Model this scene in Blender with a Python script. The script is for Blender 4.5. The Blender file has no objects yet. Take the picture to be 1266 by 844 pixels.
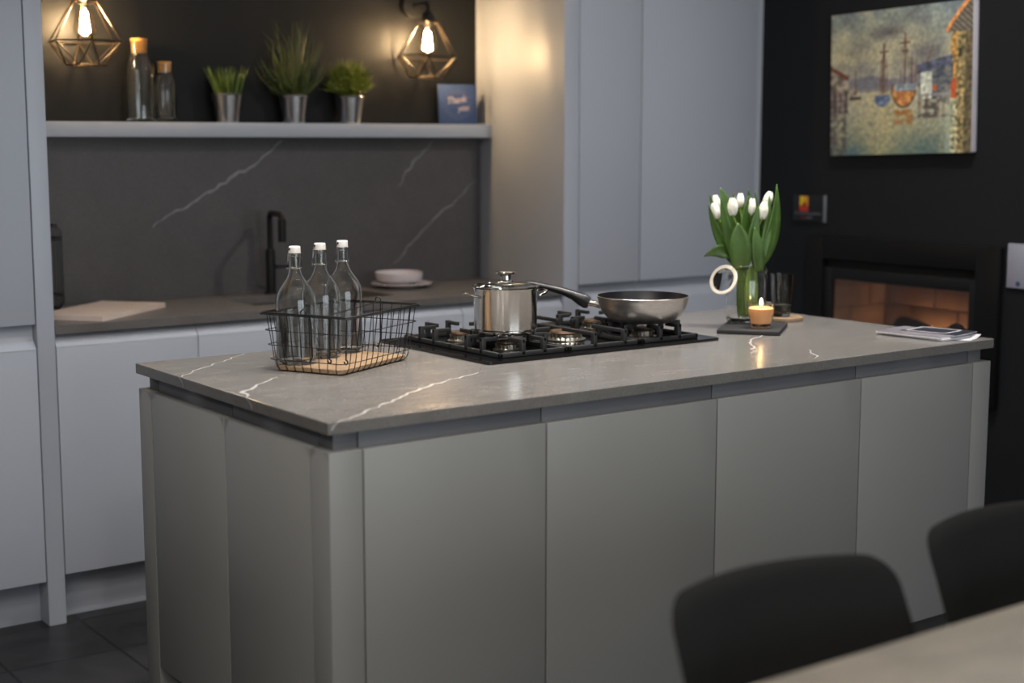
import bpy, bmesh, math, random
import numpy as np
from mathutils import Vector, Matrix, noise
PI = math.pi
C = bpy.context.scene.collection
rnd = random.Random(7)

# ------------------------------------------------------------------ helpers
class MB:
    def __init__(s): s.bm = bmesh.new(); s.mi = 0
    def _tag(s, faces):
        for f in faces: f.material_index = s.mi
    def box(s, x0, x1, y0, y1, z0, z1, bev=0.0, seg=2, M=None):
        r = bmesh.ops.create_cube(s.bm, size=1.0)
        vs = r['verts']
        for v in vs:
            v.co = Vector(((x0+x1)/2+v.co.x*(x1-x0), (y0+y1)/2+v.co.y*(y1-y0), (z0+z1)/2+v.co.z*(z1-z0)))
        fs = set(f for v in vs for f in v.link_faces)
        s._tag(fs)
        if bev > 0:
            es = list(set(e for v in vs for e in v.link_edges))
            rr = bmesh.ops.bevel(s.bm, geom=es, offset=bev, segments=seg, profile=0.5, affect='EDGES')
            vs = list(set(v for f in rr['faces'] for v in f.verts) | set(v for v in vs if v.is_valid))
            s._tag(rr['faces'])
        if M is not None:
            for v in vs: v.co = M @ v.co
        return s
    def lathe(s, prof, seg=32, M=None, cx=0, cy=0, cap0=False, cap1=False):
        rings = []
        for (r, z) in prof:
            ring = []
            if r < 1e-6:
                ring = [s.bm.verts.new((cx, cy, z))]
            else:
                for i in range(seg):
                    a = 2*PI*i/seg
                    ring.append(s.bm.verts.new((cx+r*math.cos(a), cy+r*math.sin(a), z)))
            rings.append(ring)
        fs = []
        for a, b in zip(rings, rings[1:]):
            for i in range(seg):
                j = (i+1) % seg
                if len(a) == 1 and len(b) == 1: continue
                if len(a) == 1: fs.append(s.bm.faces.new((a[0], b[j], b[i])))
                elif len(b) == 1: fs.append(s.bm.faces.new((a[i], a[j], b[0])))
                else: fs.append(s.bm.faces.new((a[i], a[j], b[j], b[i])))
        if cap0 and len(rings[0]) > 1: fs.append(s.bm.faces.new(list(reversed(rings[0]))))
        if cap1 and len(rings[-1]) > 1: fs.append(s.bm.faces.new(rings[-1]))
        s._tag(fs)
        if M is not None:
            for ring in rings:
                for v in ring: v.co = M @ v.co
        return s
    def tube(s, pts, r, seg=8, closed=False, radii=None):
        pts = [Vector(p) for p in pts]; n = len(pts)
        def tan(i):
            if closed: return (pts[(i+1) % n]-pts[(i-1) % n]).normalized()
            if i == 0: return (pts[1]-pts[0]).normalized()
            if i == n-1: return (pts[-1]-pts[-2]).normalized()
            return ((pts[i+1]-pts[i]).normalized()+(pts[i]-pts[i-1]).normalized()).normalized()
        t = tan(0); u = t.orthogonal().normalized(); rings = []
        for i in range(n):
            t2 = tan(i)
            u = (u - t2*u.dot(t2)).normalized(); w = t2.cross(u)
            rr = radii[i] if radii else r
            if not closed and 0 < i < n-1:
                cosh = t2.dot((pts[i]-pts[i-1]).normalized()); rr = rr/max(.6, cosh)
            rings.append([s.bm.verts.new(pts[i]+rr*(math.cos(2*PI*k/seg)*u+math.sin(2*PI*k/seg)*w)) for k in range(seg)])
        fs = []
        m = n if closed else n-1
        for i in range(m):
            a, b = rings[i], rings[(i+1) % n]
            # align the closing ring
            off = 0
            if closed and i == n-1:
                off = min(range(seg), key=lambda o: (a[0].co-b[o].co).length)
            for k in range(seg):
                fs.append(s.bm.faces.new((a[k], a[(k+1) % seg], b[(k+1+off) % seg], b[(k+off) % seg])))
        if not closed:
            fs.append(s.bm.faces.new(list(reversed(rings[0])))); fs.append(s.bm.faces.new(rings[-1]))
        s._tag(fs)
        return s
    def prism(s, poly, z0, z1, M=None):      # polygon in xy extruded in z
        a = [s.bm.verts.new((x, y, z0)) for x, y in poly]; b = [s.bm.verts.new((x, y, z1)) for x, y in poly]
        fs = [s.bm.faces.new(list(reversed(a))), s.bm.faces.new(b)]
        n = len(poly)
        for i in range(n): fs.append(s.bm.faces.new((a[i], a[(i+1) % n], b[(i+1) % n], b[i])))
        s._tag(fs)
        if M is not None:
            for v in a+b: v.co = M @ v.co
        return s
    def poly(s, pts):
        f = s.bm.faces.new([s.bm.verts.new(p) for p in pts]); s._tag([f]); return s
    def grid(s, fn, nu, nv, close_u=False):
        g = [[s.bm.verts.new(fn(i/nu, j/nv)) for i in range(nu+(0 if close_u else 1))] for j in range(nv+1)]
        fs = []
        w = len(g[0])
        for j in range(nv):
            for i in range(nu):
                fs.append(s.bm.faces.new((g[j][i], g[j][(i+1) % w], g[j+1][(i+1) % w], g[j+1][i])))
        s._tag(fs); return s
    def build(s, name, mat, parent=None, loc=(0, 0, 0), rotz=0, smooth=35, solid=0, fix=True):
        if fix: bmesh.ops.recalc_face_normals(s.bm, faces=s.bm.faces)
        me = bpy.data.meshes.new(name); s.bm.to_mesh(me); s.bm.free()
        for m in (mat if isinstance(mat, (list, tuple)) else [mat]): me.materials.append(m)
        if smooth:
            me.polygons.foreach_set('use_smooth', [True]*len(me.polygons))
            me.set_sharp_from_angle(angle=math.radians(smooth))
        o = bpy.data.objects.new(name, me); C.objects.link(o)
        o.location = loc; o.rotation_euler = (0, 0, rotz)
        if parent: o.parent = parent
        if solid:
            md = o.modifiers.new('solidify', 'SOLIDIFY'); md.thickness = solid; md.offset = 0
        return o

def tag(o, label=None, cat=None, group=None, kind=None):
    if label: o['label'] = label
    if cat: o['category'] = cat
    if group: o['group'] = group
    if kind: o['kind'] = kind
    return o
def thing(name, label, cat, loc=(0, 0, 0), rotz=0, group=None):
    o = bpy.data.objects.new(name, None); C.objects.link(o)
    o.empty_display_size = .05
    o.location = loc; o.rotation_euler = (0, 0, rotz)
    return tag(o, label, cat, group)
def dup(root, loc, rotz=None, label=None):
    r = root.copy(); C.objects.link(r); r.location = loc
    if rotz is not None: r.rotation_euler = (0, 0, rotz)
    if label: r['label'] = label
    for ch in list(root.children):
        c = ch.copy(); C.objects.link(c); c.parent = r
        for g in list(ch.children):
            d = g.copy(); C.objects.link(d); d.parent = c
    return r
def arc(cx, cy, r, a0, a1, n):
    return [(cx+r*math.cos(a0+(a1-a0)*i/n), cy+r*math.sin(a0+(a1-a0)*i/n)) for i in range(n+1)]
def rrect(x0, x1, y0, y1, r, n=5):
    return (arc(x1-r, y0+r, r, -PI/2, 0, n)+arc(x1-r, y1-r, r, 0, PI/2, n)+arc(x0+r, y1-r, r, PI/2, PI, n)+arc(x0+r, y0+r, r, PI, 1.5*PI, n))
def bez(p0, p1, p2, n=10):
    p0, p1, p2 = Vector(p0), Vector(p1), Vector(p2)
    return [(1-t)**2*p0+2*t*(1-t)*p1+t*t*p2 for t in (i/n for i in range(n+1))]

# ------------------------------------------------------------------ materials
def lin(c):
    return tuple(((v/255)/12.92 if v/255 <= .04045 else ((v/255+.055)/1.055)**2.4) for v in c)+(1,)
def mat(name, col, rough=.5, metal=0, spec=.5, coat=0, bump=0, bscale=200, var=0, vscale=8, emit=None, estr=0, rvar=0, stretch=None):
    m = bpy.data.materials.new(name); m.use_nodes = True
    nt = m.node_tree; b = nt.nodes['Principled BSDF']
    b.inputs['Roughness'].default_value = rough; b.inputs['Metallic'].default_value = metal
    b.inputs['Specular IOR Level'].default_value = spec
    b.inputs['Coat Weight'].default_value = coat; b.inputs['Coat Roughness'].default_value = .1
    c = lin(col)
    tc = nt.nodes.new('ShaderNodeTexCoord'); src = tc.outputs['Object']
    if stretch:
        mp = nt.nodes.new('ShaderNodeMapping'); mp.inputs['Scale'].default_value = stretch
        nt.links.new(src, mp.inputs['Vector']); src = mp.outputs['Vector']
    nz = nt.nodes.new('ShaderNodeTexNoise'); nz.inputs['Scale'].default_value = vscale; nz.inputs['Detail'].default_value = 6
    nt.links.new(src, nz.inputs['Vector'])
    rp = nt.nodes.new('ShaderNodeMapRange'); rp.inputs['From Min'].default_value = .3; rp.inputs['From Max'].default_value = .7
    rp.inputs['To Min'].default_value = 1-var; rp.inputs['To Max'].default_value = 1+var
    nt.links.new(nz.outputs['Fac'], rp.inputs['Value'])
    mx = nt.nodes.new('ShaderNodeVectorMath'); mx.operation = 'SCALE'; mx.inputs[0].default_value = c[:3]
    nt.links.new(rp.outputs['Result'], mx.inputs['Scale']); nt.links.new(mx.outputs['Vector'], b.inputs['Base Color'])
    if rvar:
        r2 = nt.nodes.new('ShaderNodeMapRange'); r2.inputs['From Min'].default_value = .3; r2.inputs['From Max'].default_value = .7
        r2.inputs['To Min'].default_value = rough-rvar; r2.inputs['To Max'].default_value = rough+rvar
        nt.links.new(nz.outputs['Fac'], r2.inputs['Value']); nt.links.new(r2.outputs['Result'], b.inputs['Roughness'])
    if bump:
        n2 = nt.nodes.new('ShaderNodeTexNoise'); n2.inputs['Scale'].default_value = bscale; n2.inputs['Detail'].default_value = 4
        nt.links.new(src, n2.inputs['Vector'])
        bp = nt.nodes.new('ShaderNodeBump'); bp.inputs['Strength'].default_value = bump; bp.inputs['Distance'].default_value = .002
        nt.links.new(n2.outputs['Fac'], bp.inputs['Height']); nt.links.new(bp.outputs['Normal'], b.inputs['Normal'])
    if emit:
        b.inputs['Emission Color'].default_value = lin(emit); b.inputs['Emission Strength'].default_value = estr
    return m
def glass(name, tint=(.97, .98, .975), edge=(.75, .8, .78), k=1.0, rough=.0):
    m = bpy.data.materials.new(name); m.use_nodes = True; nt = m.node_tree
    for n in list(nt.nodes):
        if n.type != 'OUTPUT_MATERIAL': nt.nodes.remove(n)
    out = [n for n in nt.nodes if n.type == 'OUTPUT_MATERIAL'][0]
    tr = nt.nodes.new('ShaderNodeBsdfTransparent'); gl = nt.nodes.new('ShaderNodeBsdfGlossy'); gl.inputs['Roughness'].default_value = rough
    mx = nt.nodes.new('ShaderNodeMixShader'); lw = nt.nodes.new('ShaderNodeLayerWeight'); lw.inputs['Blend'].default_value = .5
    p5 = nt.nodes.new('ShaderNodeMath'); p5.operation = 'POWER'; p5.inputs[1].default_value = 4.0
    fr = nt.nodes.new('ShaderNodeMath'); fr.operation = 'MULTIPLY_ADD'; fr.inputs[1].default_value = .80; fr.inputs[2].default_value = .045
    nt.links.new(lw.outputs['Facing'], p5.inputs[0]); nt.links.new(p5.outputs[0], fr.inputs[0])
    mc = nt.nodes.new('ShaderNodeMix'); mc.data_type = 'RGBA'
    pw = nt.nodes.new('ShaderNodeMath'); pw.operation = 'POWER'; pw.inputs[1].default_value = 5
    nt.links.new(lw.outputs['Facing'], pw.inputs[0]); nt.links.new(pw.outputs[0], mc.inputs['Factor'])
    mc.inputs[6].default_value = tint+(1,); mc.inputs[7].default_value = edge+(1,)
    nt.links.new(mc.outputs[2], tr.inputs['Color'])
    ml = nt.nodes.new('ShaderNodeMath'); ml.operation = 'MULTIPLY'; ml.inputs[1].default_value = k; ml.use_clamp = True
    nt.links.new(fr.outputs[0], ml.inputs[0]); nt.links.new(ml.outputs[0], mx.inputs[0])
    nt.links.new(tr.outputs[0], mx.inputs[1]); nt.links.new(gl.outputs[0], mx.inputs[2]); nt.links.new(mx.outputs[0], out.inputs['Surface'])
    return m
def rglass(name, col=(.985, .99, .985), ior=1.45):
    m = bpy.data.materials.new(name); m.use_nodes = True; nt = m.node_tree
    for n in list(nt.nodes):
        if n.type != 'OUTPUT_MATERIAL': nt.nodes.remove(n)
    out = [n for n in nt.nodes if n.type == 'OUTPUT_MATERIAL'][0]
    g = nt.nodes.new('ShaderNodeBsdfGlass'); g.inputs['Color'].default_value = col+(1,); g.inputs['IOR'].default_value = ior; g.inputs['Roughness'].default_value = .028
    nt.links.new(g.outputs[0], out.inputs['Surface'])
    return m
def emitter(name, col, strength):
    m = bpy.data.materials.new(name); m.use_nodes = True; nt = m.node_tree
    b = nt.nodes['Principled BSDF']; b.inputs['Base Color'].default_value = (0.02, 0.02, 0.02, 1)
    b.inputs['Emission Color'].default_value = col+(1,); b.inputs['Emission Strength'].default_value = strength
    return m
def stone_mat(name, base=(112, 109, 106), dark=.90, rough=.24):
    m = bpy.data.materials.new(name); m.use_nodes = True; nt = m.node_tree; b = nt.nodes['Principled BSDF']
    tc = nt.nodes.new('ShaderNodeTexCoord')
    n1 = nt.nodes.new('ShaderNodeTexNoise'); n1.inputs['Scale'].default_value = 9; n1.inputs['Detail'].default_value = 8; n1.inputs['Roughness'].default_value = .65
    n1.inputs['Distortion'].default_value = .2
    n2 = nt.nodes.new('ShaderNodeTexNoise'); n2.inputs['Scale'].default_value = 160; n2.inputs['Detail'].default_value = 3
    mp = nt.nodes.new('ShaderNodeMapping'); mp.inputs['Scale'].default_value = (1, 2.2, 1); mp.inputs['Rotation'].default_value = (0, 0, .5)
    nt.links.new(tc.outputs['Object'], mp.inputs['Vector']); nt.links.new(mp.outputs['Vector'], n1.inputs['Vector']); nt.links.new(tc.outputs['Object'], n2.inputs['Vector'])
    cr = nt.nodes.new('ShaderNodeValToRGB'); c = lin(base)
    cr.color_ramp.elements[0].position = .3; cr.color_ramp.elements[0].color = tuple(v*dark for v in c[:3])+(1,)
    cr.color_ramp.elements[1].position = .72; cr.color_ramp.elements[1].color = tuple(v*(2.02-dark)*.98 for v in c[:3])+(1,)
    nt.links.new(n1.outputs['Fac'], cr.inputs['Fac'])
    r2 = nt.nodes.new('ShaderNodeMapRange'); r2.inputs['From Min'].default_value = .3; r2.inputs['From Max'].default_value = .7; r2.inputs['To Min'].default_value = .88; r2.inputs['To Max'].default_value = 1.12
    nt.links.new(n2.outputs['Fac'], r2.inputs['Value'])
    mx = nt.nodes.new('ShaderNodeVectorMath'); mx.operation = 'SCALE'; nt.links.new(cr.outputs['Color'], mx.inputs[0]); nt.links.new(r2.outputs['Result'], mx.inputs['Scale'])
    nt.links.new(mx.outputs['Vector'], b.inputs['Base Color'])
    rr = nt.nodes.new('ShaderNodeMapRange'); rr.inputs['To Min'].default_value = rough-.07; rr.inputs['To Max'].default_value = rough+.07
    nt.links.new(n1.outputs['Fac'], rr.inputs['Value']); nt.links.new(rr.outputs['Result'], b.inputs['Roughness'])
    bp = nt.nodes.new('ShaderNodeBump'); bp.inputs['Strength'].default_value = .05; bp.inputs['Distance'].default_value = .001
    nt.links.new(n2.outputs['Fac'], bp.inputs['Height']); nt.links.new(bp.outputs['Normal'], b.inputs['Normal'])
    return m
def floor_mat():
    m = bpy.data.materials.new('slate_tiles'); m.use_nodes = True; nt = m.node_tree; b = nt.nodes['Principled BSDF']
    tc = nt.nodes.new('ShaderNodeTexCoord'); mp = nt.nodes.new('ShaderNodeMapping'); mp.inputs['Location'].default_value = (-.125, -1.775+.31*6, 0)
    nt.links.new(tc.outputs['Object'], mp.inputs['Vector'])
    br = nt.nodes.new('ShaderNodeTexBrick'); br.offset = 0; br.squash = 1
    br.inputs['Scale'].default_value = 1; br.inputs['Brick Width'].default_value = .31; br.inputs['Row Height'].default_value = .31
    br.inputs['Mortar Size'].default_value = .005; br.inputs['Mortar Smooth'].default_value = .1
    br.inputs['Color1'].default_value = lin((24, 23, 25)); br.inputs['Color2'].default_value = lin((30, 29, 31)); br.inputs['Mortar'].default_value = lin((4, 4, 4))
    nt.links.new(mp.outputs['Vector'], br.inputs['Vector'])
    nz = nt.nodes.new('ShaderNodeTexNoise'); nz.inputs['Scale'].default_value = 6; nz.inputs['Detail'].default_value = 8; nz.inputs['Distortion'].default_value = 1.2
    nt.links.new(tc.outputs['Object'], nz.inputs['Vector'])
    rp = nt.nodes.new('ShaderNodeMapRange'); rp.inputs['From Min'].default_value = .3; rp.inputs['From Max'].default_value = .7; rp.inputs['To Min'].default_value = .6; rp.inputs['To Max'].default_value = 1.4
    nt.links.new(nz.outputs['Fac'], rp.inputs['Value'])
    mx = nt.nodes.new('ShaderNodeVectorMath'); mx.operation = 'SCALE'; nt.links.new(br.outputs['Color'], mx.inputs[0]); nt.links.new(rp.outputs['Result'], mx.inputs['Scale'])
    nt.links.new(mx.outputs['Vector'], b.inputs['Base Color']); b.inputs['Roughness'].default_value = .42
    bp = nt.nodes.new('ShaderNodeBump'); bp.inputs['Strength'].default_value = .3; bp.inputs['Distance'].default_value = .002
    nt.links.new(nz.outputs['Fac'], bp.inputs['Height']); nt.links.new(bp.outputs['Normal'], b.inputs['Normal'])
    return m
def attr_mat(name, attr, rough=.45, bump=.4):
    m = bpy.data.materials.new(name); m.use_nodes = True; nt = m.node_tree; b = nt.nodes['Principled BSDF']
    a = nt.nodes.new('ShaderNodeVertexColor'); a.layer_name = attr
    nt.links.new(a.outputs['Color'], b.inputs['Base Color']); b.inputs['Roughness'].default_value = rough
    nz = nt.nodes.new('ShaderNodeTexNoise'); nz.inputs['Scale'].default_value = 90; nz.inputs['Detail'].default_value = 4
    tc = nt.nodes.new('ShaderNodeTexCoord'); nt.links.new(tc.outputs['Object'], nz.inputs['Vector'])
    bp = nt.nodes.new('ShaderNodeBump'); bp.inputs['Strength'].default_value = bump; bp.inputs['Distance'].default_value = .003
    nt.links.new(nz.outputs['Fac'], bp.inputs['Height']); nt.links.new(bp.outputs['Normal'], b.inputs['Normal'])
    return m

M_pale = mat('pale_grey_lacquer', (165, 170, 181), rough=.42, bump=.02)
M_isle = mat('mid_grey_lacquer', (136, 136, 134), rough=.45, bump=.02)
M_stone = stone_mat('grey_marble_quartz')
M_splash_dim = stone_mat('dimmed_marble_splash', base=(74, 71, 72), dark=.90, rough=.5)  # same stone as the island, darkened: dim light put into the colour
M_table = stone_mat('table_stone', base=(124, 118, 108), dark=.82, rough=.42)
M_vein = mat('white_vein', (168, 165, 161), rough=.35, var=.15, vscale=60)
M_vein2 = mat('soft_grey_vein', (118, 117, 121), rough=.5, var=.2, vscale=40)
M_black = mat('black_wall_paint', (22, 24, 27), rough=.6, spec=.25, bump=.05, bscale=120)
M_alcove = mat('charcoal_paint', (22, 22, 22), rough=.5, spec=.2, bump=.05, bscale=120)
M_white = mat('white_wall_paint', (150, 148, 144), rough=.8, bump=.05)
M_ceil = mat('ceiling_paint', (205, 203, 200), rough=.9)
M_floor = floor_mat()
M_slab = mat('black_fireplace_slab', (13, 13, 14), rough=.5, var=.1, spec=.2)
M_void = mat('black_recess', (6, 6, 6), rough=.8)
M_iron = mat('cast_iron', (34, 34, 35), rough=.55, bump=.25, bscale=400)
M_hob = mat('black_hob_glass', (12, 12, 13), rough=.07, spec=.6)
M_steel = mat('polished_steel', (196, 192, 187), rough=.14, metal=1, var=.05, vscale=30, stretch=(1, 1, .05))
M_brushed = mat('brushed_steel', (206, 202, 198), rough=.34, metal=1, var=.1, vscale=60, stretch=(1, 1, 8))
M_chrome = mat('chrome', (215, 213, 210), rough=.08, metal=1)
M_alu = mat('burner_aluminium', (175, 170, 160), rough=.3, metal=1)
M_cap = mat('burner_cap_bronze', (92, 72, 56), rough=.4, metal=.6)
M_nonstick = mat('non_stick_coating', (20, 20, 24), rough=.35)
M_bake = mat('black_handle_plastic', (20, 21, 25), rough=.3)
M_wire = mat('black_wire', (14, 14, 15), rough=.4)
M_mattblack = mat('matt_black_metal', (14, 14, 15), rough=.55, spec=.3)
M_isle_shade = mat('shaded_island_grey', (104, 104, 108), rough=.5)  # island grey darkened: shade under the worktop put into the colour
M_wood = mat('pale_oak', (146, 120, 92), rough=.5, var=.22, vscale=10, stretch=(2, 14, 14))
M_cork = mat('cork', (202, 142, 70), rough=.8, var=.25, vscale=120, bump=.3)
M_ceramic = mat('white_ceramic', (196, 188, 192), rough=.2)
M_stopper = mat('white_porcelain', (235, 232, 226), rough=.15)
M_rubber = mat('white_rubber', (222, 214, 200), rough=.5)
M_tin = mat('zinc_tin', (190, 190, 194), rough=.25, metal=1, var=.08, vscale=20)
M_slate = mat('black_slate', (30, 30, 32), rough=.6, bump=.3, bscale=80)
M_marbleboard = mat('pale_marble', (206, 190, 180), rough=.3, var=.08, vscale=6)
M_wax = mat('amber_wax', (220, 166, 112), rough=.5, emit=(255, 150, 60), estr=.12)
M_darkwax = mat('grey_green_wax', (74, 76, 66), rough=.5)
M_tulip = mat('tulip_petal', (244, 242, 228), rough=.5, var=.05)
M_leaf = mat('tulip_leaf', (62, 92, 32), rough=.45, var=.35, vscale=14)
M_stem = mat('tulip_stem', (112, 140, 56), rough=.45, var=.15, vscale=30)
M_grass = mat('bright_grass', (84, 104, 42), rough=.5, var=.4, vscale=40)
M_grass2 = mat('wild_grass', (72, 84, 36), rough=.5, var=.45, vscale=40)
M_grass3 = mat('bushy_grass', (116, 124, 36), rough=.5, var=.4, vscale=40)
M_fabric = mat('black_chair_fabric', (18, 18, 18), rough=.9, spec=.25, bump=.5, bscale=700, var=.1, vscale=60)
M_brick = mat('tan_firebrick', (160, 134, 104), rough=.85, var=.2, vscale=9, bump=.3)
M_log = mat('charred_log', (30, 27, 26), rough=.9, bump=.6, bscale=60)
M_glass = glass('clear_glass', k=1.2)
M_cupglass = rglass('candle_cup_glass')
M_bottleglass = rglass('bottle_glass')
M_smoke = rglass('smoked_glass', col=(.80, .79, .77))
M_bulbglass = glass('bulb_glass', tint=(1, .93, .8), edge=(.9, .7, .42), k=1.2)
M_water = glass('water', tint=(.93, .95, .9), edge=(.8, .84, .74), k=.8)
M_firepane = glass('fire_pane', tint=(.8, .78, .76), edge=(.6, .58, .56), k=1.0, rough=.05)
M_fil = emitter('glowing_filament', (1.0, .72, .42), 880)
M_flame = emitter('candle_flame', (1.0, .62, .25), 60)
M_ember = emitter('glowing_ember', (1.0, .22, .05), 8)
M_down = emitter('downlight_lens', (1.0, .94, .88), 1400)
M_downf = emitter('front_downlight_lens', (1.0, .93, .86), 800)
M_fill_cool = emitter('cool_fill_lens', (.86, .92, 1.0), 540)
M_fill_right = emitter('right_fill_lens', (1.0, .96, .92), 1150)
M_downs = emitter('small_downlight_lens', (1.0, .95, .88), 300)
M_cage = mat('antique_brass_wire', (84, 72, 58), rough=.3, metal=.9)
M_card = mat('blue_card', (38, 60, 100), rough=.5, var=.25, vscale=12)
M_cardink = mat('pale_pink_ink', (170, 152, 154), rough=.6)
M_cardray = mat('faint_lilac_ink', (84, 86, 116), rough=.6)
M_paper = mat('white_paper', (214, 212, 216), rough=.45)
M_coverdark = mat('dark_print', (44, 46, 56), rough=.3, var=.3, vscale=30)
M_covergrey = mat('grey_print', (120, 116, 124), rough=.3, var=.3, vscale=14)
M_acrylic = mat('black_acrylic', (16, 17, 19), rough=.12)
M_signedge = mat('acrylic_edge', (110, 114, 118), rough=.3)
M_yellow = mat('emblem_yellow', (226, 190, 20), rough=.5)
M_orange = mat('emblem_orange', (222, 140, 40), rough=.5)
M_red = mat('emblem_red', (190, 48, 30), rough=.5)
M_brown = mat('emblem_brown', (70, 34, 22), rough=.5)
M_signtext = mat('sign_grey_print', (150, 150, 156), rough=.5)
M_plaque = mat('pale_grey_plaque', (146, 146, 158), rough=.4)
M_bluedot = mat('navy_print', (46, 66, 106), rough=.5)
M_canvas = mat('canvas_edge', (196, 190, 196), rough=.8, var=.1)
M_wick = mat('burnt_wick', (20, 16, 14), rough=.9)

# ------------------------------------------------------------------ room
H = .893                       # worktop height
XL, XR, YF, YB, ZC = -4.2, 2.96, -5.4, 2.33, 2.75
def struct(name, mb, m, **k): return tag(mb.build(name, m, **k), kind='structure')
struct('floor', MB().box(XL-.1, XR+.6, YF-.1, YB+.1, -.1, 0), M_floor)
struct('ceiling', MB().box(XL-.1, XR+.6, YF-.1, YB+.1, ZC, ZC+.1), M_ceil)
struct('wall_back', MB().box(XL-.1, XR+.6, YB, YB+.1, 0, ZC), M_alcove)
struct('wall_left', MB().box(XL-.1, XL, YF, YB, 0, ZC), M_white)
# right wall with the fireplace opening cut out
FY0, FY1, FZ0, FZ1 = .700, 1.418, .60, .990
wr = MB()
wr.box(XR, XR+.1, YF, FY0, 0, ZC); wr.box(XR, XR+.1, FY1, YB, 0, ZC)
wr.box(XR, XR+.1, FY0, FY1, 0, FZ0); wr.box(XR, XR+.1, FY0, FY1, FZ1, ZC)
struct('wall_right', wr, M_black)
# wall behind the viewer with an unseen window, added for cool fill light
WX0, WX1, WZ0, WZ1 = -1.4, 2.4, .4, 2.2
wf = MB()
wf.box(XL, WX0, YF-.1, YF, 0, ZC); wf.box(WX1, XR, YF-.1, YF, 0, ZC); wf.box(WX0, WX1, YF-.1, YF, 0, WZ0); wf.box(WX0, WX1, YF-.1, YF, WZ1, ZC)
struct('wall_front', wf, M_white)
wn = thing('fill_window_1', None, None); wn['kind'] = 'structure'
fr = MB()
for x in (WX0, (WX0*2+WX1)/3, (WX0+2*WX1)/3, WX1): fr.box(x-.03, x+.03, YF-.07, YF+.01, WZ0, WZ1, .004)
for z in (WZ0, WZ1): fr.box(WX0, WX1, YF-.07, YF+.01, z-.03, z+.03, .004)
tag(fr.build('fill_window_frame', M_mattblack, wn), kind='structure')
tag(MB().box(WX0, WX1, YF-.045, YF-.040, WZ0, WZ1).build('fill_window_pane', M_glass, wn), kind='structure')

# ------------------------------------------------------------------ vein helper (part of the stone mesh, second material slot)
def vein(mb, pts, up, w, seed=0, jit=.006, normal=None):
    """thin tapering inlay along a polyline; pts in world, `up` = surface normal"""
    r = random.Random(seed); up = Vector(up)
    P = [Vector(p) for p in pts]; out = []
    for a, b in zip(P, P[1:]):
        n = max(2, int((b-a).length/.02))
        for i in range(n):
            t = i/n; q = a.lerp(b, t)
            d = (b-a).normalized(); s = d.cross(up)
            if out: q = q+s*r.uniform(-jit, jit)
            out.append(q)
    out.append(P[-1])
    L = []; Rr = []
    n = len(out)
    for i, q in enumerate(out):
        d = (out[min(i+1, n-1)]-out[max(i-1, 0)]).normalized(); s = d.cross(up)
        ww = w*(.35+.65*math.sin(PI*(i+.5)/n))*r.uniform(.5, 1.3)/2
        L.append(mb.bm.verts.new(q+s*ww)); Rr.append(mb.bm.verts.new(q-s*ww))
    for i in range(n-1):
        f = mb.bm.faces.new((L[i], L[i+1], Rr[i+1], Rr[i])); f.material_index = 1
    return mb

# ------------------------------------------------------------------ kitchen island
def unit_part(mb, name, parent, m=M_isle): return mb.build(name, m, parent)
G = .0015
IX = [.0755, .5263, 1.0263, 1.5263, 1.9771]
IL, ID = 2.0526, .940
isl_group = 'handleless cabinets along the front of the island'
ilabels = ['grey handleless island cabinet below the lidded pot, next to the near corner post',
           'grey handleless island cabinet below the frying pan, left of the chair backs',
           'grey handleless island cabinet below the candle, behind the left black chair back',
           'grey handleless island cabinet at the right end, below the brochures']
for i in range(4):
    x0, x1 = IX[i]+G, IX[i+1]-G
    t = thing('island_cabinet', ilabels[i], 'cabinet', (x0, 0, 0), group=isl_group)
    w = x1-x0
    MB().box(0, w, .0205, ID-.0205, .149, .8675, .001).build('cabinet_body', M_isle_shade, t)
    MB().box(.0005, w-.0005, 0, .019, .149, .832, .0018).build('door', M_isle, t)
    MB().box(.0005, w-.0005, ID-.019, ID, .149, .832, .0018).build('door', M_isle, t)
for k, (y0, y1, lb) in enumerate([(.0755, .4635, 'plain grey panel on the short end of the island, half nearest the front corner'),
                                  (.4635, .8645, 'plain grey panel on the short end of the island, half nearest the sink wall')]):
    t = thing('island_end_cabinet', lb, 'cabinet panel', (0, y0+G, 0), group='panels on the left end of the island')
    w = y1-y0-2*G
    MB().box(.0205, .073, 0, w, .149, .8675, .001).build('cabinet_body', M_isle_shade, t)
    MB().box(0, .019, .0005, w-.0005, .149, .832, .0018).build('door', M_isle, t)
posts = [(0, 0, 'grey corner post of the island nearest the viewer'), (IL-.0755, 0, 'narrow grey post at the right end of the island front'),
         (0, ID-.0755, 'grey corner post of the island nearest the sink wall, left end'), (IL-.0755, ID-.0755, 'grey corner post of the island on the far right beside the fireplace wall')]
for (x, y, lb) in posts:
    mb = MB(); a = .0740
    x0 = x if x == 0 else x+.0015; x1 = x+a if x == 0 else x+.0755
    y0 = y if y == 0 else y+.0015; y1 = y+a if y == 0 else y+.0755
    mb.box(x0, x1, y0, y1, .0, .832, .0016)
    mb.mi = 1
    mb.box(x0+(.02 if x == 0 else 0), x1-(0 if x == 0 else .02), y0+(.02 if y == 0 else 0), y1-(0 if y == 0 else .02), .8318, .8675, .001)
    tag(mb.build('corner_post', [M_isle, M_isle_shade]), lb, 'corner post', 'corner posts of the island')
tag(MB().box(.0760, IL-.0765, .055, ID-.055, 0, .1485).box(.055, .0762, .078, .862, 0, .1485).build('island_plinth', mat('dark_plinth', (60, 59, 57), rough=.6)), 'dark recessed plinth under the grey island cabinets', 'plinth')

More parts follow.
